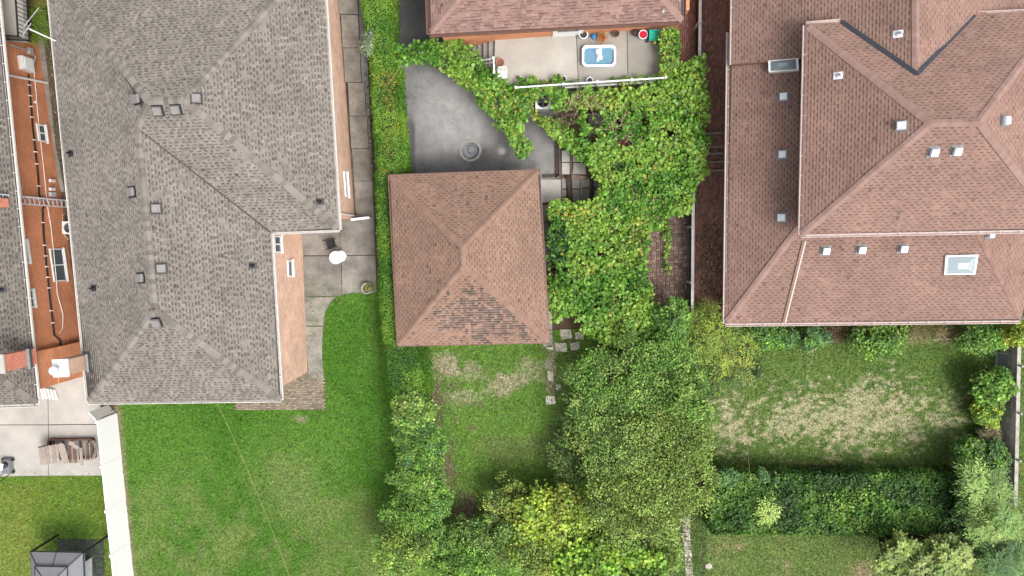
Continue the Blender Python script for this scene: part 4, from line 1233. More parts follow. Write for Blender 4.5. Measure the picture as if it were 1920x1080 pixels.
def pool():
    c = P(1122, 107, ZT); t = thing('wading_pool', 'blue wading pool with pale moulded rim on the terrace', 'pool', c)
    def octo(rx, ry, cut, z):
        pts = []
        for sx, sy in ((1, 1), (-1, 1), (-1, -1), (1, -1)):
            cor = [(rx - cut, ry), (rx, ry - cut)]
            pr = [(sx * x, sy * y) for x, y in (cor if sx * sy < 0 else cor[::-1])]
            # rounded corner
            x0, y0 = pr[0]; x1, y1 = pr[1]
            for k in range(4):
                f = k / 3; bx = sx * rx * 0.985; by = sy * ry * 0.985
                mx = (1 - f) ** 2 * x0 + 2 * f * (1 - f) * (x0 + x1) / 2 * .35 + 2 * f * (1 - f) * bx * .65 + f * f * x1
                my = (1 - f) ** 2 * y0 + 2 * f * (1 - f) * (y0 + y1) / 2 * .35 + 2 * f * (1 - f) * by * .65 + f * f * y1
                pts.append(Vector((c.x + mx, c.y + my, c.z + z)))
        return pts
    W2, H2 = .90, .56
    rings = [octo(W2 - .04, H2 - .04, .2, 0.0), octo(W2, H2, .2, .26), octo(W2 - .02, H2 - .02, .2, .31), octo(W2 - .09, H2 - .09, .19, .31), octo(W2 - .12, H2 - .12, .18, .26), octo(W2 - .14, H2 - .14, .17, .10)]
    n = 16
    b = MB(); vs_ = [p for r_ in rings for p in r_]
    b.add(vs_, [(k * n + i, k * n + (i + 1) % n, (k + 1) * n + (i + 1) % n, (k + 1) * n + i) for k in range(5) for i in range(n)]); b.build('rim', M['pool_white'], t, smooth=True)
    b = MB(); fl = octo(W2 - .115, H2 - .115, .18, .16); b.add(fl, [tuple(range(n))]); b.build('liner', M['pool_blue'], t)
    return c
pc = pool()
# crumpled white cloth lying in the pool
def rumple(name, label, cat, c, rx, ry, h, mat, seed, lobes=5):
    n = 16; m_ = 6; vs_ = []; r = random.Random(seed)
    ph = [r.uniform(0, 6.28) for _ in range(4)]
    for j in range(m_ + 1):
        f = j / m_
        for k in range(n):
            a = 2 * math.pi * k / n
            rr = (1 + .28 * math.sin(lobes * a + ph[0]) + .14 * math.sin(2 * a + ph[1])) * math.cos(f * math.pi / 2) ** .6
            vs_.append(Vector((c.x + rx * rr * math.cos(a), c.y + ry * rr * math.sin(a), c.z + h * math.sin(f * math.pi / 2) * (1 + .35 * math.sin(3 * a + ph[2] + f * 3)))))
    b = MB(); b.add(vs_, [(j * n + k, j * n + (k + 1) % n, (j + 1) * n + (k + 1) % n, (j + 1) * n + k) for j in range(m_) for k in range(n)] + [tuple(range(n - 1, -1, -1))])
    o = b.build(name, mat, None, c, smooth=True); tag(o, label, cat); return o
cc_ = P(1123, 102, ZT + .16)
rumple('cloth', 'crumpled white cloth lying in the blue wading pool', 'cloth', cc_, .19, .33, .12, M['cloth'], 5, 4)
b = MB(); mp = P(1137, 84.5, ZT + .02); b.cbox(mp, (.52, .13, .03), .02); b.cbox(mp + Vector((-.02, .02, .03)), (.44, .10, .03), -.03); tag(b.build('folded_mat', M['stone'], None, mp), 'small beige folded mat beside the wading pool', 'mat')

def pot(name, label, px, py, z, r, h, mat, soil=True, group=None, inner=None, rim=None):
    c = P(px, py, z); t = thing(name, label, 'pot', c, group)
    b = MB(); b.lathe(c, [(r * .7, 0), (r * .95, h * .85), (r * 1.02, h * .86), (r * 1.04, h), (r * .86, h), (r * .8, h * .75)], 24); b.build('shell', rim or mat, t, smooth=True)
    b = MB(); b.lathe(c, [(r * .84, h * .7), (r * .82, h * .78)], 20); b.build('soil', M['dirt_pot'] if inner is None else inner, t)
    return t, c
pot('flower_pot', 'white round pot by the bungalow wall, left of the blue can', 1093, 68, ZT, .23, .36, M['pool_white'])
pot('flower_pot', 'brown pot with bare soil against the bungalow wall', 1154, 66, ZT, .17, .3, M['pot_brown'])
pot('flower_pot', 'black pot left of the red bucket', 1191, 64, ZT, .17, .28, M['black'])
pot('flower_pot', 'terracotta pot at the head of the terrace stair', 938, 120, ZT, .22, .34, M['terracotta'], inner=M['pot_brown'])
pot('flower_pot', 'dark pot with pale rim standing by the terrace railing', 1105, 153, ZT, .17, .3, M['pool_white'], inner=M['black'])
pot('flower_pot', 'small white-rimmed pot half hidden in leaves at the railing', 1056, 150, ZT, .17, .26, M['pool_white'], inner=M['dirt_pot'])
pot('planter', 'white round planter with yellow-green plant at the patio corner', 691, 540, .05, .30, .4, M['stone'])
def can():
    c = P(1113, 70, ZT); t = thing('watering_can', 'blue watering can between white pot and flowers', 'watering can', c)
    b = MB(); b.lathe(c, [(.11, 0), (.13, .02), (.12, .22), (.07, .26), (.06, .26)], 18); b.build('body', M['blue'], t, smooth=True)
    b = MB(); b.tube([c + Vector((.1, 0, .08)), c + Vector((.24, -.02, .22)), c + Vector((.3, -.03, .3))], [.03, .02, .035], 8); b.build('spout', M['blue'], t, smooth=True)
    b = MB(); b.tube([c + Vector((-.11, 0, .06)), c + Vector((-.22, .01, .16)), c + Vector((-.12, 0, .3)), c + Vector((.02, 0, .28))], .016, 6); b.build('handle', M['blue'], t, smooth=True)
can()
def bucket():
    c = P(1204, 68, ZT); t = thing('bucket', 'white bucket with red inside near the right end of the terrace', 'bucket', c)
    b = MB(); b.lathe(c, [(.17, 0), (.22, .3), (.235, .3), (.235, .33), (.205, .33), (.19, .26)], 26); b.build('shell', M['pool_white'], t, smooth=True)
    b = MB(); b.lathe(c, [(.2, .24), (.2, .30)], 24); b.build('red_lining', M['red'], t)
    b = MB(); b.tube([c + Vector((.22, 0, .3)), c + Vector((.27, -.12, .33)), c + Vector((.12, -.26, .34)), c + Vector((-.1, -.25, .33)), c + Vector((-.22, 0, .3))], .008, 6); b.build('handle', M['steel'], t)
bucket()
def cart():
    c = P(1223, 71, ZT); t = thing('garden_cart', 'teal garden cart with black wheels at the right end of the terrace', 'cart', c)
    b = MB(); lo = [c + Vector((sx * .17, sy * .2, .16)) for sx, sy in ((-1, -1), (1, -1), (1, 1), (-1, 1))]; hi = [c + Vector((sx * .24, sy * .27, .48)) for sx, sy in ((-1, -1), (1, -1), (1, 1), (-1, 1))]
    inn = [c + Vector((sx * .21, sy * .24, .48)) for sx, sy in ((-1, -1), (1, -1), (1, 1), (-1, 1))]; bot = [c + Vector((sx * .16, sy * .19, .36)) for sx, sy in ((-1, -1), (1, -1), (1, 1), (-1, 1))]
    vs_ = lo + hi + inn + bot; fs = [(12, 13, 14, 15)]
    for k in (0, 4, 8): fs += [(k + i, k + (i + 1) % 4, k + 4 + (i + 1) % 4, k + 4 + i) for i in range(4)]
    b.add(vs_, fs); b.build('tub', M['teal'], t)
    for sx in (-1, 1):
        for sy in (-.6, .6):
            b = MB(); w = c + Vector((sx * .27, sy * .25, .13)); b.tube([w + Vector((-.04, 0, 0)), w + Vector((.04, 0, 0))], .13, 16); b.build('wheel', M['black'], t)
    b = MB(); b.tube([c + Vector((-.2, .24, .3)), c + Vector((-.22, .32, .62)), c + Vector((.22, .32, .62)), c + Vector((.2, .24, .3))], .022, 8); b.build('handle', M['black'], t)
cart()
wc = P(1226, 83, ZT); t = thing('garden_stake', 'small yellow stake beside the teal cart', 'stake', wc)
b = MB(); b.tube([wc, wc + Vector((0, 0, .3))], .012, 6); b.build('stick', M['stone'], t)
b = MB(); b.lathe(wc + Vector((0, 0, .3)), [(.02, 0), (.09, .02), (.07, .06), (.01, .08)], 10); b.build('head', M['yellow'], t)
def plastic_chair():
    c = P(943, 144, ZT); t = thing('plastic_chair', 'small white slatted chair among vines by the terrace stair', 'chair', c)
    b = MB()
    b.cbox(c + Vector((0, 0, .42)), (.42, .42, .03)); b.build('seat', M['white'], t)
    for k in range(7):
        b = MB(); b.bar(c + Vector((-.18 + k * .06, .2, .42)), c + Vector((-.18 + k * .06, .3, .8)), .035, .015, up=(0, 1, 0)); b.build('back_slat', M['white'], t)
    b = MB(); b.bar(c + Vector((-.22, .3, .82)), c + Vector((.22, .3, .82)), .03, .06); b.build('back_rail', M['white'], t)
    for sx, sy in ((-1, -1), (1, -1), (1, 1), (-1, 1)):
        b = MB(); b.bar(c + Vector((sx * .2, sy * .2, 0)), c + Vector((sx * .18, sy * .18, .42)), .04, .04); b.build('leg', M['white'], t)
    for sx in (-1, 1):
        b = MB(); b.bar(c + Vector((sx * .22, -.2, .62)), c + Vector((sx * .22, .26, .64)), .05, .03); b.build('arm', M['white'], t)
plastic_chair()

# air conditioner under the vines
def air_con(name, label, px, py, z, s=.8):
    c = P(px, py, z + .75); c.z = z; t = thing(name, label, 'air conditioner', c)
    b = MB(); h = .75; w = s / 2
    for sx, sy, lx, ly in ((0, -1, w, .015), (0, 1, w, .015), (-1, 0, .015, w), (1, 0, .015, w)):
        b.box((c.x + sx * (w - .015) - lx, c.y + sy * (w - .015) - ly, z), (c.x + sx * (w - .015) + lx, c.y + sy * (w - .015) + ly, z + h - .02))
    b.build('casing', M['vent_white'], t)
    b = MB(); n = 32; vs_ = []; R = w * .78
    for k in range(n):
        a = 2 * math.pi * k / n; ca, sa = math.cos(a), math.sin(a); q = max(abs(ca), abs(sa))
        vs_ += [(c.x + w * ca / q, c.y + w * sa / q, z + h), (c.x + R * ca, c.y + R * sa, z + h), (c.x + R * ca, c.y + R * sa, z + h - .08)]
    b.add(vs_, [(3 * k, 3 * ((k + 1) % n), 3 * ((k + 1) % n) + 1, 3 * k + 1) for k in range(n)] + [(3 * k + 1, 3 * ((k + 1) % n) + 1, 3 * ((k + 1) % n) + 2, 3 * k + 2) for k in range(n)]); b.build('top_panel', M['white'], t)
    b = MB()
    for rr in (.25, .45, .65, .85, .98):
        pts = [(c.x + R * rr * math.cos(a * math.pi / 10), c.y + R * rr * math.sin(a * math.pi / 10), z + h - .02) for a in range(21)]; b.tube(pts, .006, 5, cap=False)
    b.build('fan_guard', M['black_metal'], t)
    for k in range(4):
        a = k * math.pi / 2; b = MB(); d = Vector((math.cos(a), math.sin(a), 0)); s_ = Vector((-d.y, d.x, 0)); o = Vector((c.x, c.y, z + h - .14))
        b.quad(o + d * .06 - s_ * .04, o + d * R * .9 - s_ * .1, o + d * R * .9 + s_ * .12 + Vector((0, 0, .05)), o + d * .06 + s_ * .05 + Vector((0, 0, .03))); b.build('fan_blade', M['lead'], t)
    b = MB(); b.lathe((c.x, c.y, z + h - .16), [(.09, 0), (.09, .06), (.03, .08)], 14); b.build('fan_hub', M['lead'], t)
    b = MB(); b.lathe((c.x, c.y, z), [(R, .03), (R * .98, .06)], 20); b.build('base_pan', M['black'], t)
air_con('air_conditioner', 'white air conditioner peeking out under vines beside the driveway', 1018, 190, 0.02, .82)
air_con('air_conditioner', 'air conditioner half hidden below the grey roof edge, by the orange wall', 128, 427, 0.02, .7)

# drain basin in the driveway
t = thing('drain_basin', 'round sunken drain basin with rim in the asphalt driveway', 'drain', DRAIN)
b = MB(); n = 32; vs_ = []
for rr, zz in ((.62, .004), (.60, .022), (.50, .024), (.47, .0), (.44, -.12), (.40, -.24)):
    vs_ += [(DRAIN.x + rr * math.cos(2 * math.pi * k / n), DRAIN.y + rr * math.sin(2 * math.pi * k / n), zz) for k in range(n)]
b.add(vs_, [(j * n + k, j * n + (k + 1) % n, (j + 1) * n + (k + 1) % n, (j + 1) * n + k) for j in range(5) for k in range(n)]); b.build('rim', M['concrete_dark'], t, smooth=True)
b = MB(); b.lathe((DRAIN.x, DRAIN.y, -.29), [(.43, 0), (.43, .06)], 28); b.build('bowl', M['lead'], t)
b = MB(); b.lathe((DRAIN.x + .05, DRAIN.y + .06, -.23), [(.24, 0), (.24, .06), (.21, .08), (.18, .05)], 24); b.build('cover', M['lead'], t, smooth=True)

# flags, timbers and pads between garage and vines
fl = thing('flagstone_steps', 'dark concrete flags edged with old timbers beside the garage', 'steps', P(1085, 330, 0))
for pts, z, k in (([(1053, 282), (1069, 282), (1069, 304), (1053, 304)], .12, 1.35), ([(1073, 284), (1099, 290), (1099, 303), (1074, 304)], .12, 1.2), ([(1053, 305), (1069, 305), (1069, 327), (1053, 327)], .12, 1.45),
                  ([(1075, 305), (1099, 305), (1099, 327), (1073, 327)], .12, 1.3), ([(1053, 334), (1062, 334), (1062, 354), (1053, 354)], .06, 1.0), ([(1053, 355), (1062, 355), (1062, 369), (1053, 369)], .06, .9),
                  ([(1072, 334), (1089, 334), (1089, 354), (1072, 354)], .06, .8), ([(1072, 355), (1089, 355), (1089, 378), (1074, 378)], .06, .62), ([(1091, 334), (1106, 334), (1106, 352), (1091, 352)], .06, .85),
                  ([(1091, 353), (1106, 353), (1106, 378), (1091, 378)], .06, .6), ([(1113, 333), (1128, 333), (1128, 352), (1113, 352)], .06, .9), ([(1113, 353), (1128, 353), (1126, 368), (1113, 370)], .06, .75),
                  ([(1104, 214), (1128, 205), (1130, 232), (1103, 240)], .12, 1.15)):
    b = MB(); slab_poly(b, pts, 0.0, z, (k, k, k), .012); b.build('flag', M['concrete_dark'], fl)
for (x0, y0, x1, y1, w, col) in ((1071, 281, 1071, 328, .13, 1.6), (1064, 330, 1068, 372, .16, .8), (1108, 330, 1109, 372, .16, .8), (1071, 331, 1099, 334, .2, 3.0), (1090, 336, 1090, 378, .06, 3.5), (1103, 238, 1105, 260, .16, 2.6), (1102, 238, 1118, 236, .12, 2.2), (1130, 332, 1131, 362, .14, .7)):
    b = MB(); b.bar(P(x0, y0, .09), P(x1, y1, .09), w, .16, col=(col, col * .95, col * .9)); b.build('timber', M['timber_dark'], fl)
edge = thing('timber_kerb', 'dark timber kerb along the right edge of the driveway', 'kerb', P(1045, 270, 0))
for (x0, y0, x1, y1, w, col) in ((1041, 190, 1044, 333, .10, .8), (1047, 190, 1050, 332, .12, 1.4), (1019, 331, 1046, 329, .12, 1.0), (1044, 332, 1052, 332, .12, 3.4)):
    b = MB(); b.bar(P(x0, y0, .07), P(x1, y1, .07), w, .18, col=(col, col, col)); b.build('timber', M['timber_dark'], edge)
b = MB(); slab_poly(b, [(1000, 336), (1052, 336), (1053, 377), (1000, 382)], -.01, .10, (1, 1, 1.02)); o = b.build('concrete_pad', M['concrete_pale'], None, P(1030, 355, 0)); tag(o, 'pale concrete pad at the upper right corner of the garage', 'slab')
gs = thing('garage_path', 'narrow concrete strip along the right side of the garage', 'path', P(1030, 500, 0))
for i in range(8):
    y0 = 384 + i * 33.5; k = (.75 + .3 * random.random()) * (1.6 if i > 5 else 1)
    x = 1022 + (y0 - 384) * .028
    b = MB(); slab_poly(b, [(x - 12, y0), (x + 7, y0), (x + 8, y0 + 33), (x - 11, y0 + 33)], -.01, .05, (k, k, k * .97)); b.build('slab', M['concrete_dark'], gs)
# stepping stones
STONES = [([(1050, 618), (1070, 618), (1073, 634), (1053, 637), (1051, 630)], 'large squarish stepping stone right of the garage corner', 1.15), ([(1079, 623), (1095, 622), (1094, 636), (1079, 636)], 'stepping stone touching the tree leaves right of the garage', 1.05),
          ([(1040, 643), (1062, 643), (1064, 660), (1042, 659)], 'broad stepping stone just below the garage corner', 1.1), ([(1069, 644), (1087, 641), (1086, 655), (1070, 658)], 'stepping stone half overgrown below the garage corner', .95),
          ([(1026, 648), (1037, 648), (1038, 656), (1026, 655)], 'small pale stone chip at the garage corner', 1.5), ([(1029, 672), (1033, 672), (1034, 692), (1022, 691), (1022, 676)], 'brownish brick set in the bare path below the garage', .5),
          ([(1026, 696), (1037, 697), (1038, 716), (1028, 714)], 'pale broken slab in the worn path', 1.1), ([(1023, 743), (1040, 742), (1042, 757), (1024, 759)], 'lone pale stepping stone at the end of the worn path', 1.5),
          ([(1042, 722), (1051, 720), (1052, 730), (1043, 731)], 'small half-buried stone beside the worn path', 1.0), ([(1040, 596), (1056, 597), (1055, 602), (1041, 601)], 'sliver of stone under the vine edge', .8),
          ([(1272, 690), (1282, 690), (1284, 708), (1273, 709)], 'grey stone below the yellow-green bush', .8), ([(1323, 1058), (1329, 1056), (1335, 1059), (1335, 1065), (1329, 1068), (1323, 1065)], 'pale round stone in the lower right grass', .75)]
for pts, lab, k in STONES:
    b = MB(); c = P(sum(p[0] for p in pts) / len(pts), sum(p[1] for p in pts) / len(pts), 0)
    k *= 1.35; slab_poly(b, pts, -.02, .05, (k, k * .98, k * .95), .0); tag(b.build('stepping_stone', M['stone'], None, c), lab, 'stone', 'stepping stones near the garage' if pts[0][1] < 780 and pts[0][0] < 1200 else None)
gp = thing('garden_path', 'narrow path of pale slabs running off the bottom edge', 'path', P(1290, 1030, 0))
for i in range(10):
    y0 = 968 + i * 15.5; k = .95 + .3 * random.random(); x = 1283 + (y0 - 968) * .08; j = random.uniform(-1, 1)
    b = MB(); slab_poly(b, [(x - 6 + j, y0), (x + 9 + j, y0 + random.uniform(-1, 1)), (x + 10 + j, y0 + 15), (x - 5 + j, y0 + 15)], -.02, .04, (k, k * .97, k * .94), .015); b.build('slab', M['stone'], gp)

# white vinyl fence, lower left
def vinyl_fence():
    a = P(218, 768, 0); e = P(262, 1200, 0); L = (e - a).length; d = (e - a).normalized(); H = 1.75
    t = thing('vinyl_fence', 'solid white vinyl fence between the two lower left yards', 'fence', a)
    n = 6; step = P(229, 853, 0) - P(237, 933, 0); st = step.length
    k = 0; s = 0.25
    posts = []
    while s < L:
        posts.append(a + d * s); s += st
    for i, p in enumerate(posts):
        b = MB(); b.cbox(p + Vector((0, 0, (H + .05) / 2)), (.13, .10, H + .05), math.atan2(d.y, d.x)); po = b.build('post', M['vinyl'], t)
        b = MB(); yaw = math.atan2(d.y, d.x); b.cbox(p + Vector((0, 0, H + .065)), (.16, .16, .03), yaw)
        b.cbox(p + Vector((0, 0, H + .1)), (.1, .1, .04), yaw); c = b.build('post_cap', M['vinyl'], t); c.parent = po
        if i + 1 < len(posts):
            q = posts[i + 1]; p0 = p + d * .066; q0 = q - d * .066
            LL = (q0 - p0).length; nb = 11
            for j in range(nb):
                u = p0.lerp(q0, j / nb); v = p0.lerp(q0, (j + 1) / nb)
                b = MB(); b.bar(u + d * .0005 + Vector((0, 0, H / 2)), v - d * .0005 + Vector((0, 0, H / 2)), .085, H - .22); b.build('board', M['vinyl'], t)
            for z in (.08, H - .05):
                b = MB(); b.bar(p0 + Vector((0, 0, z)), q0 + Vector((0, 0, z)), .09, .13); b.build('rail', M['vinyl'], t)
    gt = thing('vinyl_gate', 'white vinyl gate joining the fence to the grey-roofed house corner', 'gate', P(205, 765, 0))
    p0 = posts[0] + Vector((-.08, .1, 0)); p1 = P(203, 759, 0)
    b = MB(); b.bar(p0 + Vector((0, 0, H / 2)), p1 + Vector((0, 0, H / 2)), .05, H - .1); b.build('panel', M['vinyl'], gt)
    b = MB(); b.bar(p0 + Vector((0, 0, H - .03)), p1 + Vector((0, 0, H - .03)), .07, .1); b.build('rail', M['vinyl'], gt)
    b = MB(); b.cbox(P(212, 768, H), (.25, .05, .05), .3); b.build('latch', M['black_metal'], gt)
vinyl_fence()
# low white gate at the end of the flag walkway
t = thing('walkway_gate', 'low white board gate closing the flag walkway', 'gate', P(684, 412, 0))
p0 = P(666, 413, 0); p1 = P(700, 409, 0)
for k in range(8):
    b = MB(); u = p0.lerp(p1, k / 8); v = p0.lerp(p1, (k + 1) / 8); b.bar(u + Vector((0.005, 0, .45)), v + Vector((-.005, 0, .45)), .03, .8); b.build('board', M['white'], t)
b = MB(); b.bar(p0 + Vector((0, -.0, .9)), p1 + Vector((0, 0, .9)), .13, .06); b.build('top_rail', M['white'], t)

# weathered board fence on the right edge
def board_fence():
    a = P(1878, 640, 0); e = P(1882, 930, 0); d = (e - a); L = d.length; d.normalize(); H = 1.75
    a = P(1876, 590, 0); e = P(1869, 930, 0); d = (e - a); L = d.length; d.normalize(); H = 1.4
    t = thing('board_fence', 'weathered grey board fence along the right edge', 'fence', a)
    r = random.Random(4); nb = int(L / .15); off = Vector((-d.y, d.x, 0))
    for i in range(nb):
        k = r.uniform(.7, 1.15); p = a + d * (i * .15 + .07); h = H + r.uniform(-.04, .03)
        b = MB(); b.cbox(p + Vector((r.uniform(-.006, .006), 0, h / 2)), (.025, .138, h), 0, 0, r.uniform(-.01, .01), (k, k * .99, k * .97)); b.build('board', M['timber_grey'], t)
    for z in (.3, 1.05):
        b = MB(); b.bar(a + Vector((-.04, 0, z)), e + Vector((-.04, 0, z)), .045, .09, col=(.8, .8, .8)); b.build('rail', M['timber_grey'], t)
    seg = 4; 
    for i in range(seg):
        u = a + d * (L * i / seg + .015); v = a + d * (L * (i + 1) / seg - .015)
        b = MB(); b.bar(u + Vector((.02, 0, H + .05)), v + Vector((.02, 0, H + .05)), .19, .045, col=(.85, .84, .82)); b.build('cap_rail', M['timber_grey'], t)
        b = MB(); b.cbox(u + Vector((.06, 0, .95)), (.1, .1, 1.5), col=(.8, .8, .8)); b.build('post', M['timber_grey'], t)
board_fence()
t = thing('old_window_frame', 'old grey window frame leaning on the weathered fence', 'window frame', P(1887, 675, 0))
p = P(1884, 676, .5)
b = MB()
for (u, v, w, h) in ((0, .42, .06, .0), ): pass
for sy in (-1, 1): b.cbox(p + Vector((0, sy * .4, 0)), (.05, .06, .95), 0, 0, .35)
for z in (-.45, .45): b.cbox(p + Vector((z * .36, 0, z * .94)), (.05, .74, .06), 0, 0, .35)
b.build('frame', M['timber_grey'], t)
b = MB(); b.cbox(p, (.012, .76, .88), 0, 0, .35); b.build('pane', M['smokeglass'], t)

# grey-railed fence between the two brick paths
def rail_fence(label, pts, H, dark):
    a, e = pts; d = (e - a); L = d.length; d.normalize()
    t = thing('railed_fence', label, 'fence', a)
    b = MB(); b.bar(a + Vector((0, 0, H)), e + Vector((0, 0, H)), .15, .07, col=(1.35, 1.35, 1.35)); b.build('top_rail', M['timber_grey'], t)
    b = MB(); b.bar(a + Vector((0, 0, .25)), e + Vector((0, 0, .25)), .06, .1, col=(.4, .4, .4)); b.build('bottom_rail', M['timber_grey'], t)
    n = int(L / .16)
    for i in range(n):
        p = a + d * (i * .16 + .08); k = random.uniform(.6, 1.1)
        b = MB(); b.cbox(p + Vector((0, 0, H / 2)), (.022, .145, H - .08), math.atan2(d.y, d.x) - math.pi / 2, col=(k, k, k)); b.build('board', M['timber_dark'], t)
    for i in range(int(L / 3.0) + 1):
        p = a + d * min(i * 3.0 + .05, L)
        b = MB(); b.cbox(p + Vector((-.06, 0, (H + .1) / 2)), (.12, .12, H + .1), col=(1.1, 1.1, 1.1)); b.build('post', M['timber_grey'], t)
rail_fence('dark fence with pale top rail beside the paver patio', (P(1291, 322, 0), P(1289, 580, 0)), 1.15, 1)
rail_fence('dark fence with pale top rail right of the bungalow', (P(1305, -160, 0), P(1302, 118, 0)), 1.15, 1)

# patio furniture by the grey house
def mesh_chair():
    c = P(624, 457, .05); t = thing('patio_chair', 'black metal patio chair on the concrete patio', 'chair', c); yaw = .25
    R = Matrix.Rotation(yaw, 3, 'Z')
    def q(x, y, z): return c + R @ Vector((x, y, z))
    b = MB(); b.cbox(q(0, 0, .42), (.44, .44, .03), yaw); b.build('seat', M['black_metal'], t)
    b = MB(); b.add([q(.2, -.2, .44), q(.2, .2, .44), q(.36, .24, .88), q(.36, -.24, .88), q(.225, -.2, .44), q(.225, .2, .44), q(.385, .24, .88), q(.385, -.24, .88)], MB.BF); b.build('backrest', M['black_metal'], t)
    for sx in (-1, 1):
        for sy in (-1, 1):
            b = MB(); b.bar(q(sx * .23, sy * .24, 0), q(sx * .19, sy * .2, .42), .03, .03); b.build('leg', M['black_metal'], t)
    for sy in (-1, 1):
        b = MB(); b.tube([q(-.36, sy * .25, .60), q(-.1, sy * .27, .64), q(.3, sy * .25, .66)], .022, 6); b.bar(q(-.25, sy * .25, .40), q(-.28, sy * .255, .61), .03, .03); b.build('armrest', M['black_metal'], t)
mesh_chair()
def round_table():
    c = P(636, 480, .05); t = thing('round_table', 'round white table on the concrete patio', 'table', c)
    top = P(629, 483, .78)
    c2 = Vector((top.x, top.y, .05))
    b = MB(); b.lathe((c2.x, c2.y, .72), [(.34, 0), (.36, .01), (.36, .035), (.345, .045), (.02, .045), (.02, .03)], 40); b.build('tabletop', M['white'], t, smooth=True)
    b = MB(); b.lathe((c2.x, c2.y, .766), [(.018, 0), (.018, .004)], 10); b.build('parasol_hole', M['black'], t)
    b = MB(); b.lathe((c2.x, c2.y, .06), [(.05, 0), (.035, .1), (.035, .66)], 12); b.build('pedestal', M['white'], t, smooth=True)
    b = MB(); b.lathe((c2.x, c2.y, .05), [(.3, 0), (.3, .03), (.1, .07), (.05, .09)], 24); b.build('base', M['white'], t, smooth=True)
    s = P(639, 480, .45)
    t2 = thing('round_stool', 'round white stool tucked beside the white table', 'stool', (s.x, s.y, .05))
    b = MB(); b.lathe((s.x, s.y, .40), [(.28, 0), (.30, .02), (.30, .05), (.27, .065)], 32); b.build('seat', M['white'], t2, smooth=True)
    for k in range(4):
        a = k * math.pi / 2 + .4; b = MB(); b.bar((s.x + .2 * math.cos(a), s.y + .2 * math.sin(a), .40), (s.x + .26 * math.cos(a), s.y + .26 * math.sin(a), .05), .035, .035); b.build('leg', M['white'], t2)
round_table()

# gazebo, lower left corner
def gazebo():
    zt = 2.25
    NWt, NEt = P(57, 1035, zt), P(155, 1037, zt)
    wv = NEt - NWt; dv = Vector((wv.y, -wv.x, 0)).normalized() * 3.0
    if dv.y > 0: dv = -dv
    SWt, SEt = NWt + dv, NEt + dv
    t = thing('gazebo', 'grey canvas gazebo with black frame in the lower left corner', 'gazebo', (NEt + SWt) / 2 - Vector((0, 0, zt)))
    cen = (NWt + SEt) / 2; zi = zt + .38; zz = Vector((0, 0, 1))
    I = [Vector((p.x, p.y, zt)).lerp(Vector((cen.x, cen.y, zt)), .42) + zz * .36 for p in (NWt, NEt, SEt, SWt)]
    O_ = [NWt, NEt, SEt, SWt]
    for i in range(4):
        j = (i + 1) % 4
        b = MB(); b.quad(O_[i], O_[j], I[j], I[i]); b.quad(O_[i] - zz * .18, O_[j] - zz * .18, O_[j], O_[i]); b.build('canopy', M['canvas'], t)
    top = Vector((cen.x, cen.y, zt + .75)); I2 = [p.lerp(Vector((cen.x, cen.y, p.z)), -.06) + zz * .10 for p in I]
    for i in range(4):
        b = MB(); b.add([I2[i], I2[(i + 1) % 4], top], [(0, 1, 2)]); b.build('vent_canopy', M['canvas'], t)
    for i in range(4):
        j = (i + 1) % 4
        b = MB(); b.bar(O_[i] + zz * .01, I[i] + zz * .02, .035, .03); b.bar(I2[i] + zz * .01, top + zz * .015, .035, .03); b.bar(I2[i] + zz * .01, I2[j] + zz * .01, .03, .03); b.build('roof_pole', M['black_metal'], t)
        m1 = (O_[i] + O_[j]) / 2; m2 = (I[i] + I[j]) / 2
        b = MB(); b.bar(m1 + zz * .01, m2 + zz * .02, .03, .025); b.build('roof_pole', M['black_metal'], t)
        b = MB(); b.bar(O_[i] - zz * .04, O_[j] - zz * .04, .05, .06); b.build('edge_beam', M['black_metal'], t)
        b = MB(); b.bar((O_[i].x, O_[i].y, 0.03), O_[i] - zz * .05, .09, .09); b.build('leg', M['black_metal'], t)
    mat_ = thing('rubber_floor', 'dark square floor tiles under the gazebo', 'floor tiles', P(150, 1045, 0))
    A = P(107, 1010, .04); Bv = P(194, 1012, .04) - A; n = 5; s = Bv.length / n; ux = Bv.normalized(); uy = Vector((ux.y, -ux.x, 0))
    if uy.y > 0: uy = -uy
    for i in range(n):
        for j in range(6):
            b = MB(); p = A + ux * (s * (i + .5)) + uy * (s * (j + .5)); b.cbox((p.x, p.y, .02), (s - .02, s - .02, .04), math.atan2(ux.y, ux.x)); b.build('tile', M['rubber'], mat_)
    c = P(172, 1062, .04); cs = thing('privacy_screen', 'narrow pale grey panel standing on the gazebo floor', 'panel', c)
    b = MB(); b.cbox((c.x, c.y - .2, .75), (.06, 1.5, 1.4), -.02); b.build('board', M['vent_white'], cs)
    b = MB(); b.cbox((c.x, c.y - .2, 1.47), (.1, 1.5, .04), -.02); b.build('edge_trim', M['vent_white'], cs)
gazebo()

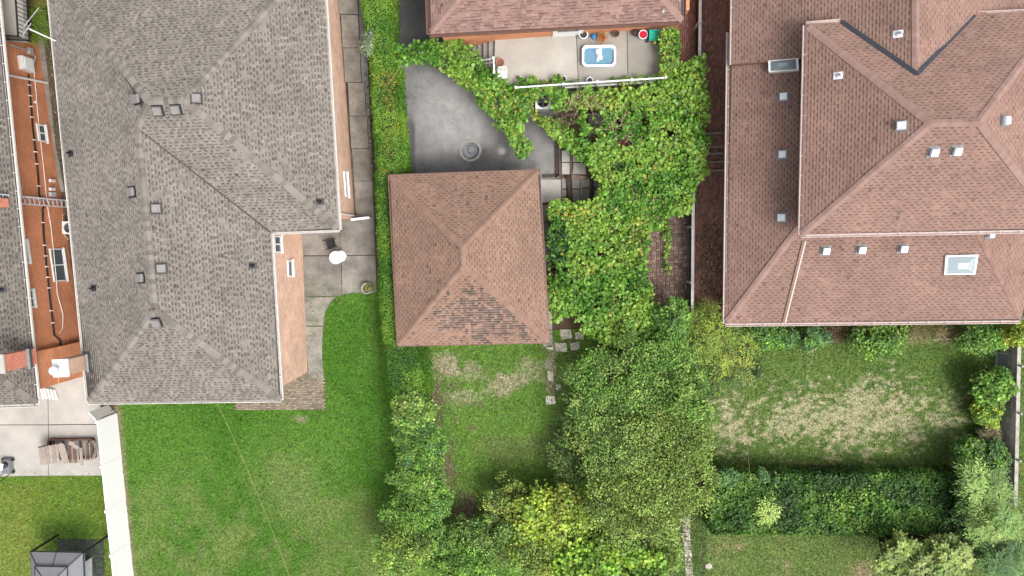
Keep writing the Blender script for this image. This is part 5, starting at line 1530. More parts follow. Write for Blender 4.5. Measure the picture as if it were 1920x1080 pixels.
# weathered garden bench set on the pale terrace
def bench_set():
    c = P(128, 850, .06); t = thing('garden_bench', 'weathered wooden double bench leaning in pieces on the pale terrace', 'bench', c)
    r = random.Random(9)
    def plank(x0, y0, z0, x1, y1, z1, w, mat, col=1.0, th=.03):
        b = MB(); b.bar(P(x0, y0, z0), P(x1, y1, z1), w, th, col=(col, col * .98, col * .96)); return b.build('plank', M[mat], t)
    # dark underframe
    for (x0, y0, x1, y1) in ((93, 824, 174, 823), (93, 826, 95, 862), (174, 824, 178, 858), (96, 862, 178, 858)):
        b = MB(); b.bar(P(x0, y0, .2), P(x1, y1, .2), .09, .28); b.build('base_frame', M['timber_brown'], t)
    for x in (100, 118, 134, 150, 166):
        b = MB(); b.bar(P(x, 826, .30), P(x + 3, 860, .30), .07, .06, col=(.7, .7, .7)); b.build('cross_rail', M['timber_brown'], t)
    # sloping slatted back, left
    for k in range(6):
        plank(75 + k * 6.2, 838 - k * 1.0, .95 - k * .02, 79 + k * 6.1, 872 - k * 1.2, .55, .175, 'timber_pale', r.uniform(.95, 1.25))
    b = MB(); b.bar(P(72, 839, .99), P(92, 833, 1.0), .06, .05, col=(.3, .3, .3)); b.build('back_rail', M['timber_brown'], t)
    # rounded arm boards
    for (x, y0, y1, z) in ((119, 836, 866, .78), (139, 833, 838, .74)):
        p0 = P(x - 4, y0, z); p1 = P(x + 4, y1, z); b = MB(); d = p1 - p0
        wv = Vector((.19, .03, 0)); n = 8; pts = []
        for k in range(n + 1):
            a = math.pi * k / n; pts.append((p0.x + .2 * math.cos(a), p0.y + .16 * math.sin(a)))
        for k in range(n + 1):
            a = math.pi + math.pi * k / n; pts.append((p1.x + .2 * math.cos(a), p1.y + .1 * math.sin(a)))
        b.prism(pts, z - .02, z + .015, (1.15, 1.13, 1.1)); b.build('arm_board', M['timber_pale'], t)
    for k in range(4):
        plank(130 + k * 5, 838, .5, 132 + k * 5, 868, .42, .11, 'timber_pale' if k % 2 else 'timber_brown', r.uniform(.8, 1.2))
    plank(151, 840, .85, 154, 872, .8, .16, 'timber_pale', 1.1)
    for k in range(4):
        plank(158 + k * 4.5, 828 + k, .6, 161 + k * 4.5, 864 - k, .5, .06, 'timber_pale' if k % 2 == 0 else 'timber_brown', .9)
    for s in (0, 1):
        pts = [P(172 + s * 3 + 6 * math.sin(k / 8 * math.pi), 826 + k * 4.4, .55) for k in range(9)]
        b = MB(); b.tube(pts, .035, 6, (.9, .88, .85)); b.build('curved_arm', M['timber_pale'], t)
bench_set()
# push mower at the left edge
def mower():
    c = P(18, 872, .06); t = thing('lawn_mower', 'black push mower with pale bag at the left edge of the terrace', 'mower', c)
    b = MB(); hw, hl = .27, .48
    lo = [c + Vector((x, y, .08)) for x, y in ((-hw, -hl), (hw, -hl), (hw, hl * .85), (hw * .7, hl), (-hw * .7, hl), (-hw, hl * .85))]
    hi = [c + Vector((x * .82, y * .86, .30)) for x, y in ((-hw, -hl), (hw, -hl), (hw, hl * .85), (hw * .7, hl), (-hw * .7, hl), (-hw, hl * .85))]
    b.add(lo + hi, [tuple(range(6, 12))] + [(i, (i + 1) % 6, 6 + (i + 1) % 6, 6 + i) for i in range(6)]); b.build('deck', M['lead'], t)
    b = MB(); b.lathe(c + Vector((0, .12, .30)), [(.17, 0), (.17, .14), (.12, .2), (.02, .22)], 18); b.build('motor', M['black'], t, smooth=True)
    for sx in (-1, 1):
        for y in (-.36, .36):
            b = MB(); w = c + Vector((sx * .29, y, .1)); b.tube([w - Vector((.035, 0, 0)), w + Vector((.035, 0, 0))], .1, 16); b.build('wheel', M['black'], t)
    b = MB(); b.cbox(c + Vector((-.1, .08, .55)), (.24, .42, .08), -.3, .1); b.build('bag', M['cloth'], t)
    b = MB(); b.tube([c + Vector((.2, -.4, .25)), c + Vector((.05, -.75, .85)), c + Vector((-.45, -1.0, .95))], .022, 8); b.tube([c + Vector((-.2, -.4, .25)), c + Vector((-.4, -.75, .85)), c + Vector((-.5, -.95, .95))], .022, 8); b.build('handle', M['black_metal'], t)
mower()
# lattice tower beside the orange house
def tower():
    base = P(127, 379, 0); base = P(124, 380, 0); t = thing('aerial_tower', 'steel lattice aerial tower rising against the orange brick wall', 'tower', base)
    H = 5.2; w = .21
    cs = [Vector((base.x + w * math.cos(a), base.y + w * 1.2 * math.sin(a), 0)) for a in (0.5, 2.6, 4.7)]
    for c in cs:
        b = MB(); b.tube([c, c + Vector((0, 0, H))], .032, 6); b.build('upright', M['vent_white'], t)
    n = 15
    for i in range(3):
        a, e = cs[i], cs[(i + 1) % 3]
        for k in range(n):
            z0 = H * k / n; z1 = H * (k + 1) / n
            b = MB(); b.bar(a + Vector((0, 0, z0)), e + Vector((0, 0, z1)), .026, .026); b.build('brace', M['vent_white'], t)
    b = MB(); b.tube([Vector((base.x, base.y, H)), Vector((base.x, base.y, H + .9))], .02, 6); b.build('mast', M['steel'], t)
    return base
tw = tower()
# overhead wires and lines
def wire(label, a, e, sag, r, mat):
    pts = [a.lerp(e, k / 14) - Vector((0, 0, sag * 4 * (k / 14) * (1 - k / 14))) for k in range(15)]
    b = MB(); b.tube(pts, r, 5); tag(b.build('overhead_wire', mat, None, a), label, 'wire')
wire('thin pale wire crossing the left lawn from the grey roof', P(408, 757, 4.6), P(560, 1130, 3.4), .3, .006, M['drystick'])
wire('thin line hanging over the right lawn', P(1392, 690, 3.6), P(1408, 905, 3.2), .2, .004, M['drystick'])
wire('slack cord from the hedge to the driveway vine', P(703, 190, 2.15), P(752, 122, 2.3), .1, .007, M['drystick'])
wire('guy wire from the aerial tower to the left roof', Vector((tw.x, tw.y, 5.1)), P(0, 355, 5.0), .05, .01, M['steel'])
# loose boards and bed edging below the red house
bd = thing('bed_edging', 'pale boards edging the planting bed below the red-roofed house', 'edging', P(1640, 640, 0))
for (x0, y0, x1, y1) in ((1380, 640, 1432, 641), (1541, 641, 1561, 640), (1560, 612, 1560, 640), (1748, 637, 1822, 634), (1606, 612, 1607, 636), (1823, 622, 1823, 634)):
    b = MB(); b.bar(P(x0, y0, .08), P(x1, y1, .08), .06, .18, col=(1.3, 1.28, 1.22)); b.build('board', M['timber_grey'], bd)
sp = P(1847, 690, 0); b = MB(); b.cbox(sp + Vector((0, 0, .35)), (.1, .1, .7)); b.cbox(sp + Vector((0, 0, .72)), (.14, .14, .05)); tag(b.build('short_post', M['timber_grey'], None, sp), 'short grey post in the lawn near the right fence', 'post')
rw = thing('garden_edging', 'thin timber edging between the right lawn and the ivy hedge', 'edging', P(1700, 888, 0))
for k in range(6):
    b = MB(); x0 = 1480 + k * 55; b.bar(P(x0, 890 - k * .4, .06), P(x0 + 53, 889.6 - k * .4, .06), .07, .14, col=(.9, .75, .62)); b.build('board', M['timber_grey'], rw)

# ================================================================== PLANTS
TPL = {}
# oval leaf folded on its midrib
TPL['oval'] = (np.array([(0, 0, 0), (-.36, .45, .10), (0, 1, -.02), (.36, .45, .10)]), np.array([(0, 2, 1), (0, 3, 2)]))
TPL['round'] = (np.array([(0, 0, 0), (-.46, .30, .08), (-.36, .82, .06), (0, 1, -.04), (.36, .82, .06), (.46, .30, .08)]), np.array([(0, 2, 1), (0, 3, 2), (0, 4, 3), (0, 5, 4)]))
TPL['narrow'] = (np.array([(0, 0, 0), (-.12, .4, .03), (0, 1, -.10), (.12, .4, .03)]), np.array([(0, 2, 1), (0, 3, 2)]))
# lobed vine leaf
_v = [(0, .35, .05)]
for ang, rad in ((-100, .42), (-72, .60), (-48, .46), (-26, .68), (0, .80), (26, .68), (48, .46), (72, .60), (100, .42)):
    a_ = math.radians(90 - ang); _v.append((rad * .85 * math.cos(a_), .35 + rad * .85 * math.sin(a_), -.06 if rad > .55 else .03))
_v.append((0, .18, .0))
TPL['vine'] = (np.array(_v), np.array([(0, i + 1, i) for i in range(1, 10)] + [(0, 1, 10)]))
TPL['spray'] = (np.array([(0, 0, 0), (-.16, .35, .02), (-.05, .55, .0), (-.14, .8, .0), (0, 1.1, -.05), (.14, .8, 0), (.05, .55, 0), (.16, .35, .02)]), np.array([(0, 2, 1), (0, 7, 2), (7, 6, 2), (6, 3, 2), (6, 5, 3), (5, 4, 3)]))

def place_leaves(pos, nrm, size, shape, rng, heading=None):
    v, f = TPL[shape]; n = len(pos)
    nrm = nrm / np.maximum(np.linalg.norm(nrm, axis=1, keepdims=True), 1e-6)
    if heading is None:
        a = rng.random(n) * 2 * np.pi; t = np.stack([np.cos(a), np.sin(a), 0 * a], 1)
    else: t = heading
    y = t - nrm * (t * nrm).sum(1, keepdims=True); y /= np.maximum(np.linalg.norm(y, axis=1, keepdims=True), 1e-6)
    x = np.cross(y, nrm)
    L = v[None, :, :] * size[:, None, None]
    w = pos[:, None, :] + L[..., 0:1] * x[:, None, :] + L[..., 1:2] * y[:, None, :] + L[..., 2:3] * nrm[:, None, :]
    k = len(v)
    F = (f[None] + (np.arange(n) * k)[:, None, None]).reshape(-1, 3)
    return w.reshape(-1, 3), F, len(f)

def foliage_obj(name, pos, nrm, size, shape, cols, rng, parent, heading=None):
    v, F, k = place_leaves(pos, nrm, size, shape, rng, heading)
    return raw_mesh(name, v, F, 3, M['leaf'], cols=np.repeat(cols, k, axis=0), parent=parent)

def pick(pal, n, rng, jit=.35):
    p = np.array(pal); i = rng.integers(0, len(p), n)
    return p[i] * (1 - jit / 2 + jit * rng.random((n, 1))) * (.94 + .12 * rng.random((n, 3)))

def bent(a, e, k=4, amp=.1, rnd=random):
    pts = []
    for i in range(k + 1):
        p = a.lerp(e, i / k)
        if 0 < i < k: p = p + Vector((rnd.uniform(-amp, amp), rnd.uniform(-amp, amp), rnd.uniform(-amp, amp) * .5))
        pts.append(p)
    return pts

def bush(name, label, cat, px, py, zc, rx, ry, rz, pal, nclump=26, per=150, leaf=.09, shape='oval', seed=0, group=None, clump=.33, up=.55, trunk=.05, tint=.42, crown_name='crown', sink=0.0, gap=0.0, holes_cut=.33):
    """tree or shrub: trunk, limbs to every leaf clump, crown of single leaves; rx, ry in photo pixels at height zc"""
    rng = np.random.default_rng(seed); rnd = random.Random(seed)
    if nclump < 48: nclump = int(nclump * 2.2); per = int(per / 2.0); clump *= .66
    c = P(px, py, zc); sc = FPX / (CAM_H - zc); RX, RY = rx / sc, ry / sc
    base = Vector((c.x, c.y, 0)); t = thing(name, label, cat, base, group)
    cl = []
    tries = 0
    ph = [rnd.uniform(0, 6.28) for _ in range(3)]
    while len(cl) < nclump and tries < nclump * 40:
        tries += 1
        a = rnd.uniform(0, 2 * math.pi); q = math.sqrt(rnd.random()); h = rnd.random()
        lim = 1.0 + .13 * math.sin(2 * a + ph[0]) + .12 * math.sin(5 * a + ph[1]) + .08 * math.sin(9 * a + ph[2])   # ragged outline
        x = q * lim * math.cos(a); y = q * lim * math.sin(a)
        dome = 1 - .55 * q * q
        z = (-.45 + 1.3 * (h ** .6)) * dome
        wx = c.x + RX * x; wy = c.y + RY * y
        if float(fbm(np.array([wx * .9]), np.array([wy * .9]), seed + 31, 2)[0]) < holes_cut: continue
        p = Vector((wx, wy, max(.15, c.z + rz * z)))
        r_ = clump * math.sqrt(RX * RY) * rnd.uniform(.55, 1.4)
        if all((p - k[0]).length > (gap + .35) * r_ for k in cl): cl.append((p, r_, rnd.uniform(1 - tint, 1 + tint), rnd.randrange(len(pal))))
    pos = []; nr = []; cols = []
    P_ = np.array(pal)
    for p, r_, k, ci in cl:
        m = max(8, int(per * 1.3 * rnd.uniform(.6, 1.4)))
        d = rng.normal(size=(m, 3)); d[:, 2] = np.abs(d[:, 2]) * rng.choice([1, 1, 1, -.5], m); d /= np.linalg.norm(d, axis=1, keepdims=True)
        rr = r_ * (rng.random((m, 1)) ** .5) * np.array([1.3, 1.3, .95])
        q = np.array(p) + d * rr * rng.uniform(.9, 1.25, (m, 1))
        pos.append(q); nn = d * (1 - up) * .8 + np.array([0, 0, up * 1.25]) + rng.normal(size=(m, 3)) * .42; nr.append(nn)
        # a clump keeps to one of the plant's leaf tones, single leaves stray
        tone = np.where(rng.random(m) < .65, ci, rng.integers(0, len(pal), m))
        cols.append(P_[tone] * k * 1.3 * (.5 + 1.0 * rng.random((m, 1))) * (.94 + .12 * rng.random((m, 3))))
    pos = np.concatenate(pos); nr = np.concatenate(nr); cols = np.concatenate(cols)
    pos[:, 2] = np.maximum(pos[:, 2], .05)
    foliage_obj(crown_name, pos, nr, leaf * 1.3 * rng.uniform(.65, 1.3, len(pos)), shape, cols, rng, t)
    b = MB(); top = Vector((c.x, c.y, max(.25, c.z - rz * .3)))
    b.tube(bent(base + Vector((0, 0, -.05)), top, 4, trunk * .8, rnd), [trunk * 1.4, trunk * 1.15, trunk, trunk * .9, trunk * .75], 8); b.build('trunk', M['bark'], t, smooth=True)
    b = MB()
    for p, r_, k, ci in cl:
        s = base.lerp(top, rnd.uniform(.55, 1.0)); b.tube(bent(s, p, 4, .12 * (p - s).length * .5, rnd), [trunk * .5, trunk * .4, trunk * .3, trunk * .2, trunk * .12], 5)
        if cat == 'tree':
            for _ in range(2):
                e = p + Vector((rnd.uniform(-1, 1), rnd.uniform(-1, 1), rnd.uniform(-.2, .9))) * r_; b.tube([s.lerp(p, .75), e], [trunk * .18, trunk * .06], 4)
    b.build('branches', M['bark'], t)
    return t

VINE_PAL = [(0.15, 0.295, 0.032), (0.108, 0.25, 0.026), (0.215, 0.35, 0.05), (0.07, 0.185, 0.02), (0.17, 0.325, 0.058)]
def vine(name, label, polys, z0, amp, dens, leaf, seed, holes=(), yellow=(), dark=(), group=None, stems=40, noise_cut=.30, zslope=None, cat='vine'):
    """leafy mat of climbing vine held up on wires: several layers of lobed leaves with gaps"""
    rng = np.random.default_rng(seed); rnd = random.Random(seed)
    P0 = [P(x, y, z0) for x, y in polys]
    xs = [p.x for p in P0]; ys = [p.y for p in P0]
    x0, x1, y0, y1 = min(xs), max(xs), min(ys), max(ys)
    c = sum(P0, Vector()) / len(P0)
    t = thing(name, label, cat, (c.x, c.y, 0), group)
    n = int((x1 - x0) * (y1 - y0) * dens)
    x = rng.uniform(x0, x1, n); y = rng.uniform(y0, y1, n)
    # ragged outline
    jx = x + (fbm(x * 2.1, y * 2.1, seed + 3, 3) - .5) * .7; jy = y + (fbm(x * 2.1, y * 2.1, seed + 8, 3) - .5) * .7
    ok = inside(jx, jy, [(p.x, p.y) for p in P0])
    px, py = to_px(x, y, z0)
    for (cx, cy, rx, ry) in holes:
        d = ell(px, py, cx, cy, rx, ry) + (fbm(x * 2.5, y * 2.5, seed + 5, 3) - .5) * .9
        ok &= ~((d < 1.0) & (rng.random(n) < .97))
    hn = fbm(x * 1.5, y * 1.5, seed + 1, 3); fine = fbm(x * 3.2, y * 3.2, seed + 2, 2)
    ok &= (fine > noise_cut - .02) | (rng.random(n) < .22)
    x, y, hn, fine, px, py = [q[ok] for q in (x, y, hn, fine, px, py)]; n = len(x)
    layer = rng.random(n) ** 1.6
    zz = z0 + amp * (hn - .5) * 2 + amp * .7 * (fine - .5) * 2 - layer * .65
    if zslope is not None: zz = zz + zslope(px, py)
    zz = np.maximum(zz, .08)
    e = .12
    gx = (fbm((x + e) * 1.5, y * 1.5, seed + 1, 3) - hn) / e * amp * 2; gy = (fbm(x * 1.5, (y + e) * 1.5, seed + 1, 3) - hn) / e * amp * 2
    nr = np.stack([-gx * 1.0, -gy * 1.0, np.ones(n)], 1) + rng.normal(size=(n, 3)) * .55
    tone = fbm(x * .9, y * .9, seed + 6, 3); pal = np.array(VINE_PAL)
    idx = np.clip(((tone - .3) / .4 * 5 + rng.normal(size=n) * 1.3).astype(int), 0, 4)
    col = pal[np.argsort([.15, .108, .215, .07, .17])[idx]] * (.6 + .75 * rng.random((n, 1))) * (.94 + .12 * rng.random((n, 3)))
    for (cx, cy, rx, ry, k) in yellow:     # autumn-tinged leaves
        w = .6 * k * (1 - sstep(.4, 1.2, ell(px, py, cx, cy, rx, ry))) ; m = rng.random(n) < w
        col[m] = pick([(.32, .34, .05), (.36, .35, .06), (.29, .34, .055), (.30, .26, .06)], int(m.sum()), rng)
    for (cx, cy, rx, ry, k) in dark:       # broad dark-leaved plant among the vine
        w = k * (1 - sstep(.5, 1.1, ell(px, py, cx, cy, rx, ry))); m = rng.random(n) < w
        col[m] = pick([(.03, .085, .02), (.045, .11, .022), (.022, .06, .018)], int(m.sum()), rng)
    m = rng.random(n) < .015; col[m] = pick([(.30, .30, .06), (.33, .33, .06)], int(m.sum()), rng)
    pos = np.stack([x, y, zz], 1)
    foliage_obj('foliage', pos, nr, leaf * (.45 + 1.0 * rng.random(n) ** 1.3), 'vine', col, rng, t)
    b = MB(); k = 0; tries = 0
    pl = [(p.x, p.y) for p in P0]
    while k < stems and tries < 4000:
        tries += 1
        a = Vector((rnd.uniform(x0, x1), rnd.uniform(y0, y1), 0)); ang = rnd.uniform(0, 6.28); L = rnd.uniform(.6, 1.8); e_ = a + Vector((math.cos(ang) * L, math.sin(ang) * L, 0))
        if not inside(np.array([a.x, e_.x]), np.array([a.y, e_.y]), pl).all(): continue
        za = z0 - rnd.uniform(.05, .5); a.z = za; e_.z = za + rnd.uniform(-.15, .2)
        b.tube(bent(a, e_, 5, .12, rnd), [.022, .02, .017, .014, .011, .007], 5); k += 1
    b.build('stems', M['bark'], t)
    return t

# timber posts and wires the vines climb on
pg = thing('vine_arbour', 'old timber posts and wires holding up the vines', 'arbour', P(1180, 320, 0))
for x, y in ((1060, 215), (1150, 215), (1240, 215), (1310, 215), (1150, 320), (1240, 330), (1305, 330), (1150, 450), (1210, 450), (1080, 450), (1080, 560), (1180, 590)):
    p = P(x, y, 1.9); b = MB(); b.bar((p.x, p.y, 0), (p.x, p.y, 1.75), .09, .09); b.build('post', M['timber_dark'], pg)
for (x0, y0, x1, y1) in ((1060, 215, 1310, 212), (1150, 320, 1305, 330), (1080, 450, 1210, 450), (1150, 215, 1150, 450), (1240, 215, 1240, 330), (1060, 215, 1060, 240), (1080, 450, 1080, 560)):
    b = MB(); b.bar(P(x0, y0, 1.72), P(x1, y1, 1.72), .07, .07); b.build('beam', M['timber_dark'], pg)

vine('grape_vine', 'arching green vine strand sweeping across the driveway from the hedge', [(708, 92), (735, 82), (775, 80), (812, 78), (858, 66), (880, 92), (908, 118), (930, 138), (955, 160), (990, 164), (1052, 160), (1060, 178), (1030, 192), (1000, 190), (992, 215), (985, 250), (997, 285), (985, 300), (968, 296), (958, 265), (940, 240), (918, 215), (890, 180), (858, 148), (822, 124), (780, 112), (735, 114), (708, 108)],
     1.9, 0.18, 430, .17, 201, holes=((1021, 188, 18, 13),), yellow=((960, 190, 70, 30, .3), (720, 100, 30, 20, .3)), group='vines')
vine('grape_vine', 'narrow yellowing vine strand crossing the driveway corner below the air conditioner', [(992, 200), (1008, 208), (1030, 222), (1058, 236), (1085, 262), (1108, 272), (1112, 300), (1086, 296), (1060, 276), (1040, 252), (1012, 230), (994, 212)],
     1.7, 0.14, 430, .16, 202, yellow=((1010, 210, 60, 40, .55),), group='vines', stems=10)
vine('grape_vine', 'thick vine mat below the terrace railing', [(1030, 176), (1060, 166), (1100, 172), (1170, 164), (1244, 158), (1250, 118), (1290, 112), (1322, 106), (1330, 170), (1328, 250), (1330, 318), (1312, 336), (1302, 356), (1304, 392), (1270, 402), (1230, 396), (1150, 392), (1128, 372), (1130, 340), (1104, 318), (1100, 282), (1092, 262), (1078, 248), (1052, 240), (1044, 205)],
     2.0, 0.23, 430, .17, 203, holes=((1066, 224, 24, 26), (1115, 222, 19, 24), (1110, 256, 12, 16), (1020, 190, 18, 14), (1168, 268, 16, 10), (1210, 230, 8, 7), (1262, 250, 10, 6), (1225, 180, 9, 6), (1160, 230, 9, 12)), yellow=((1110, 190, 60, 20, .55), (1200, 190, 60, 30, .22), (1190, 330, 60, 30, .2)), dark=((1160, 312, 18, 12, .8), (1262, 262, 20, 14, .6), (1270, 190, 12, 12, .5)), group='vines', stems=90)
vine('grape_vine', 'wide vine mass right of the brown garage', [(1032, 376), (1060, 370), (1090, 384), (1130, 362), (1200, 360), (1268, 380), (1272, 400), (1250, 404), (1242, 430), (1226, 424), (1216, 440), (1212, 510), (1222, 540), (1228, 566), (1255, 584), (1252, 632), (1200, 650), (1130, 648), (1096, 628), (1084, 600), (1040, 598), (1028, 580), (1028, 480)],
     1.9, 0.25, 430, .17, 204, holes=((1038, 512, 8, 22), (1218, 515, 6, 14), (1128, 478, 10, 6)), yellow=((1100, 400, 70, 18, .45), (1196, 445, 20, 60, .55), (1120, 505, 40, 20, .35)), dark=((1048, 460, 24, 40, .75), (1050, 420, 14, 20, .4)), group='vines', stems=60)
vine('grape_vine', 'slim vine strand trailing over the paver patio', [(1240, 398), (1258, 398), (1256, 450), (1256, 500), (1259, 518), (1249, 518), (1246, 470), (1240, 430)], .45, .05, 260, .15, 205, yellow=((1253, 510, 10, 14, .8), (1250, 410, 14, 30, .5)), group='vines', stems=4)
vine('grape_vine', 'upright vine climbing the right end of the terrace', [(1238, 62), (1252, 52), (1276, 50), (1277, 108), (1262, 124), (1250, 150), (1236, 156), (1242, 110)], 2.2, 0.18, 430, .15, 206, yellow=((1255, 120, 20, 40, .5),), group='vines', stems=10)
vine('grape_vine', 'leafy growth on the left half of the terrace railing', [(968, 150), (985, 141), (1010, 146), (1022, 148), (1040, 140), (1056, 142), (1056, 160), (1010, 166), (972, 168)], 1.75, 0.14, 430, .14, 207, yellow=((1015, 150, 30, 12, .4),), group='vines', stems=8)
vine('grape_vine', 'small leafy clumps on the right half of the terrace railing', [(1060, 148), (1078, 148), (1090, 154), (1092, 160), (1066, 160)], 1.6, 0.09, 430, .13, 208, group='vines', stems=4)
vine('grape_vine', 'low green sprays along the railing below the wading pool', [(1140, 150), (1170, 142), (1205, 140), (1240, 142), (1244, 150), (1190, 154), (1142, 158)], 1.65, 0.09, 430, .13, 209, group='vines', stems=4)

# clipped hedge between the grey house and the garage
HEDGE_PAL = [(0.098, 0.225, 0.02), (0.13, 0.27, 0.026), (0.072, 0.18, 0.016), (0.165, 0.295, 0.032), (0.05, 0.135, 0.012)]
def hedge(name, label, st, H, pal, dens, leaf, seed, shape='oval', yellow=(), up=.6, rough=.10, side=.6, group=None, bed=None, droop=None, heading=None):
    """st: stations (left px, right px, py) of the clipped top"""
    rng = np.random.default_rng(seed)
    L = [np.array(P(a, y, H)) for a, b_, y in st]; R = [np.array(P(b_, y, H)) for a, b_, y in st]
    c = Vector((L[len(L) // 2] + R[len(R) // 2]) / 2); t = thing(name, label, 'hedge', (c.x, c.y, 0), group)
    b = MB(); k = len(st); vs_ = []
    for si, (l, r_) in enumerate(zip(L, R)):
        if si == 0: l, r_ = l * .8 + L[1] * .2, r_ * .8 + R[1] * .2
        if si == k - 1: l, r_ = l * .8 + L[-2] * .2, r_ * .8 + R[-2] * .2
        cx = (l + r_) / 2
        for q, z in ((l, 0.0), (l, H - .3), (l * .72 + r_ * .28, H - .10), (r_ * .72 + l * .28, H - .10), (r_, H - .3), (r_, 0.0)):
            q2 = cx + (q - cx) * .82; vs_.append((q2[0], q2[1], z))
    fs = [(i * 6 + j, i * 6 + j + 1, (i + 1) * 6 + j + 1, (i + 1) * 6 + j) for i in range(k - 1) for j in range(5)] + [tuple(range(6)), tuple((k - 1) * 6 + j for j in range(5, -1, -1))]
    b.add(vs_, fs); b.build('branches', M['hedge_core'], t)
    pos = []; nr = []
    for i in range(k - 1):
        l0, l1, r0, r1 = L[i], L[i + 1], R[i], R[i + 1]
        area = np.linalg.norm((l0 + r0) / 2 - (l1 + r1) / 2) * (np.linalg.norm(l0 - r0) + np.linalg.norm(l1 - r1)) / 2
        n = int(area * dens); u = rng.random((n, 1)); v = rng.random((n, 1))
        p = (l0 * (1 - v) + l1 * v) * (1 - u) + (r0 * (1 - v) + r1 * v) * u
        z = H - .16 * np.abs(u[:, 0] * 2 - 1) ** 3 + rough * 2.2 * (fbm(p[:, 0] * 2.6, p[:, 1] * 2.6, seed, 4) - .5) - rng.random(n) ** 2 * .16
        p[:, 2] = z
        pos.append(p); nn = rng.normal(size=(n, 3)) * .5; nn[:, 2] += 1.0; nr.append(nn)
        for e0, e1, o0 in ((l0, l1, r0), (r0, r1, l0)):
            sl = np.linalg.norm(e1 - e0); m = int(sl * H * dens * side); v = rng.random((m, 1)); p = e0 * (1 - v) + e1 * v
            p[:, 2] = H * rng.random(m) ** .7 - .04
            out = (e0 - o0) / np.linalg.norm(e0 - o0); out[2] = 0
            p += out * (rng.random((m, 1)) * .14 - .06 + .12 * (fbm(p[:, :1] * 3 + p[:, 2:] * 3, p[:, 1:2] * 3, seed + 4, 3) - .5)); pos.append(p); nr.append(out + rng.normal(size=(m, 3)) * .5 + np.array([0, 0, .4]))
    for l, r_, l2 in ((L[0], R[0], L[1]), (L[-1], R[-1], L[-2])):      # the two ends
        m = int(np.linalg.norm(l - r_) * H * dens * side); u = rng.random((m, 1)); p = l * (1 - u) + r_ * u
        out = (l - l2) / np.linalg.norm(l - l2); out[2] = 0
        p[:, 2] = H * rng.random(m) ** .7 - .04; p += out * (rng.random((m, 1)) * .2 - .12); pos.append(p); nr.append(out + rng.normal(size=(m, 3)) * .5 + np.array([0, 0, .5]))
    pos = np.concatenate(pos); nr = np.concatenate(nr); n = len(pos); pos[:, 2] = np.maximum(pos[:, 2], .04)
    px, py = to_px(pos[:, 0], pos[:, 1], pos[:, 2])
    tone = fbm(pos[:, 0] * .8, pos[:, 1] * .8, seed + 7, 3)
    pa = np.array(pal); idx = np.clip(((tone - .28) / .44 * len(pal) + rng.normal(size=n) * 1.1).astype(int), 0, len(pal) - 1)
    order = np.argsort(pa[:, 1]); col = pa[order][idx] * (.65 + .7 * rng.random((n, 1))) * (.94 + .12 * rng.random((n, 3)))
    for (cx, cy, rx, ry, k_) in yellow:
        w = k_ * (1 - sstep(.3, 1.2, ell(px, py, cx, cy, rx, ry))); m = rng.random(n) < w
        col[m] = pick([(.26, .25, .03), (.29, .24, .035), (.22, .24, .03)], int(m.sum()), rng)
    foliage_obj('foliage', pos, nr, leaf * rng.uniform(.6, 1.3, n), shape, col, rng, t)
    return t
hedge('clipped_hedge', 'long clipped green hedge from the top edge down past the garage',
      [(676, 734, -120), (678, 732, 0), (686, 732, 60), (692, 734, 88), (695, 744, 120), (698, 748, 200), (704, 754, 280), (706, 757, 318), (704, 748, 330), (707, 746, 420), (711, 750, 520), (716, 754, 620), (720, 786, 652), (724, 798, 700), (729, 802, 745)],
      2.15, HEDGE_PAL, 1000, .08, 301, yellow=((725, 150, 26, 26, .6), (728, 190, 16, 24, .5), (728, 280, 20, 30, .25), (722, 322, 8, 6, .8), (735, 240, 20, 60, .2)), rough=.12)
hedge('ivy_hedge', 'wide dark ivy hedge across the lower right yards', 
      [(1322, 1328, 950), (1324, 1330, 960)][:0] or [(1330, 1345, 895), (1330, 1345, 1003)][:0] or [(1335, 1800, 890), (1332, 1800, 918), (1330, 1802, 955), (1332, 1800, 985), (1338, 1790, 1002)],
      1.5, [(0.036, 0.095, 0.013), (0.05, 0.125, 0.016), (0.066, 0.155, 0.02), (0.025, 0.068, 0.01), (0.10, 0.195, 0.028)], 430, .12, 302, 'round', yellow=((1575, 960, 45, 30, .0),), rough=.2)
vine('creeper', 'yellow-green creeper patch sprawling over the ivy hedge', [(1545, 930), (1575, 925), (1590, 945), (1625, 915), (1660, 930), (1690, 950), (1680, 985), (1640, 998), (1590, 998), (1560, 975)], 1.66, .16, 230, .13, 303, stems=10, cat='creeper')

# ---- trees and shrubs
APPLE = [(0.09, 0.175, 0.03), (0.12, 0.21, 0.04), (0.165, 0.25, 0.055), (0.055, 0.12, 0.022), (0.20, 0.275, 0.075)]
OLIVE = [(0.14, 0.195, 0.035), (0.175, 0.225, 0.045), (0.105, 0.165, 0.032), (0.19, 0.215, 0.045), (0.075, 0.13, 0.024)]
FRESH = [(0.08, 0.175, 0.022), (0.11, 0.21, 0.03), (0.14, 0.235, 0.035), (0.055, 0.13, 0.02)]
PALE = [(0.145, 0.225, 0.05), (0.12, 0.20, 0.038), (0.18, 0.25, 0.06), (0.085, 0.165, 0.028)]
YELG = [(0.21, 0.265, 0.03), (0.26, 0.295, 0.045), (0.165, 0.235, 0.028), (0.28, 0.285, 0.055), (0.12, 0.18, 0.02)]
BLUEG = [(0.055, 0.125, 0.04), (0.08, 0.165, 0.05), (0.11, 0.195, 0.06), (0.035, 0.085, 0.03)]
T_ = 'trees behind the garage'
bush('garden_tree', 'loose small-leaved tree just below the vine mass', 'tree', 1192, 705, 2.4, 104, 84, .9, APPLE[:4] + FRESH[:1], 170, 85, .085, 'oval', 1, T_, .15, .5, .09, gap=.35)
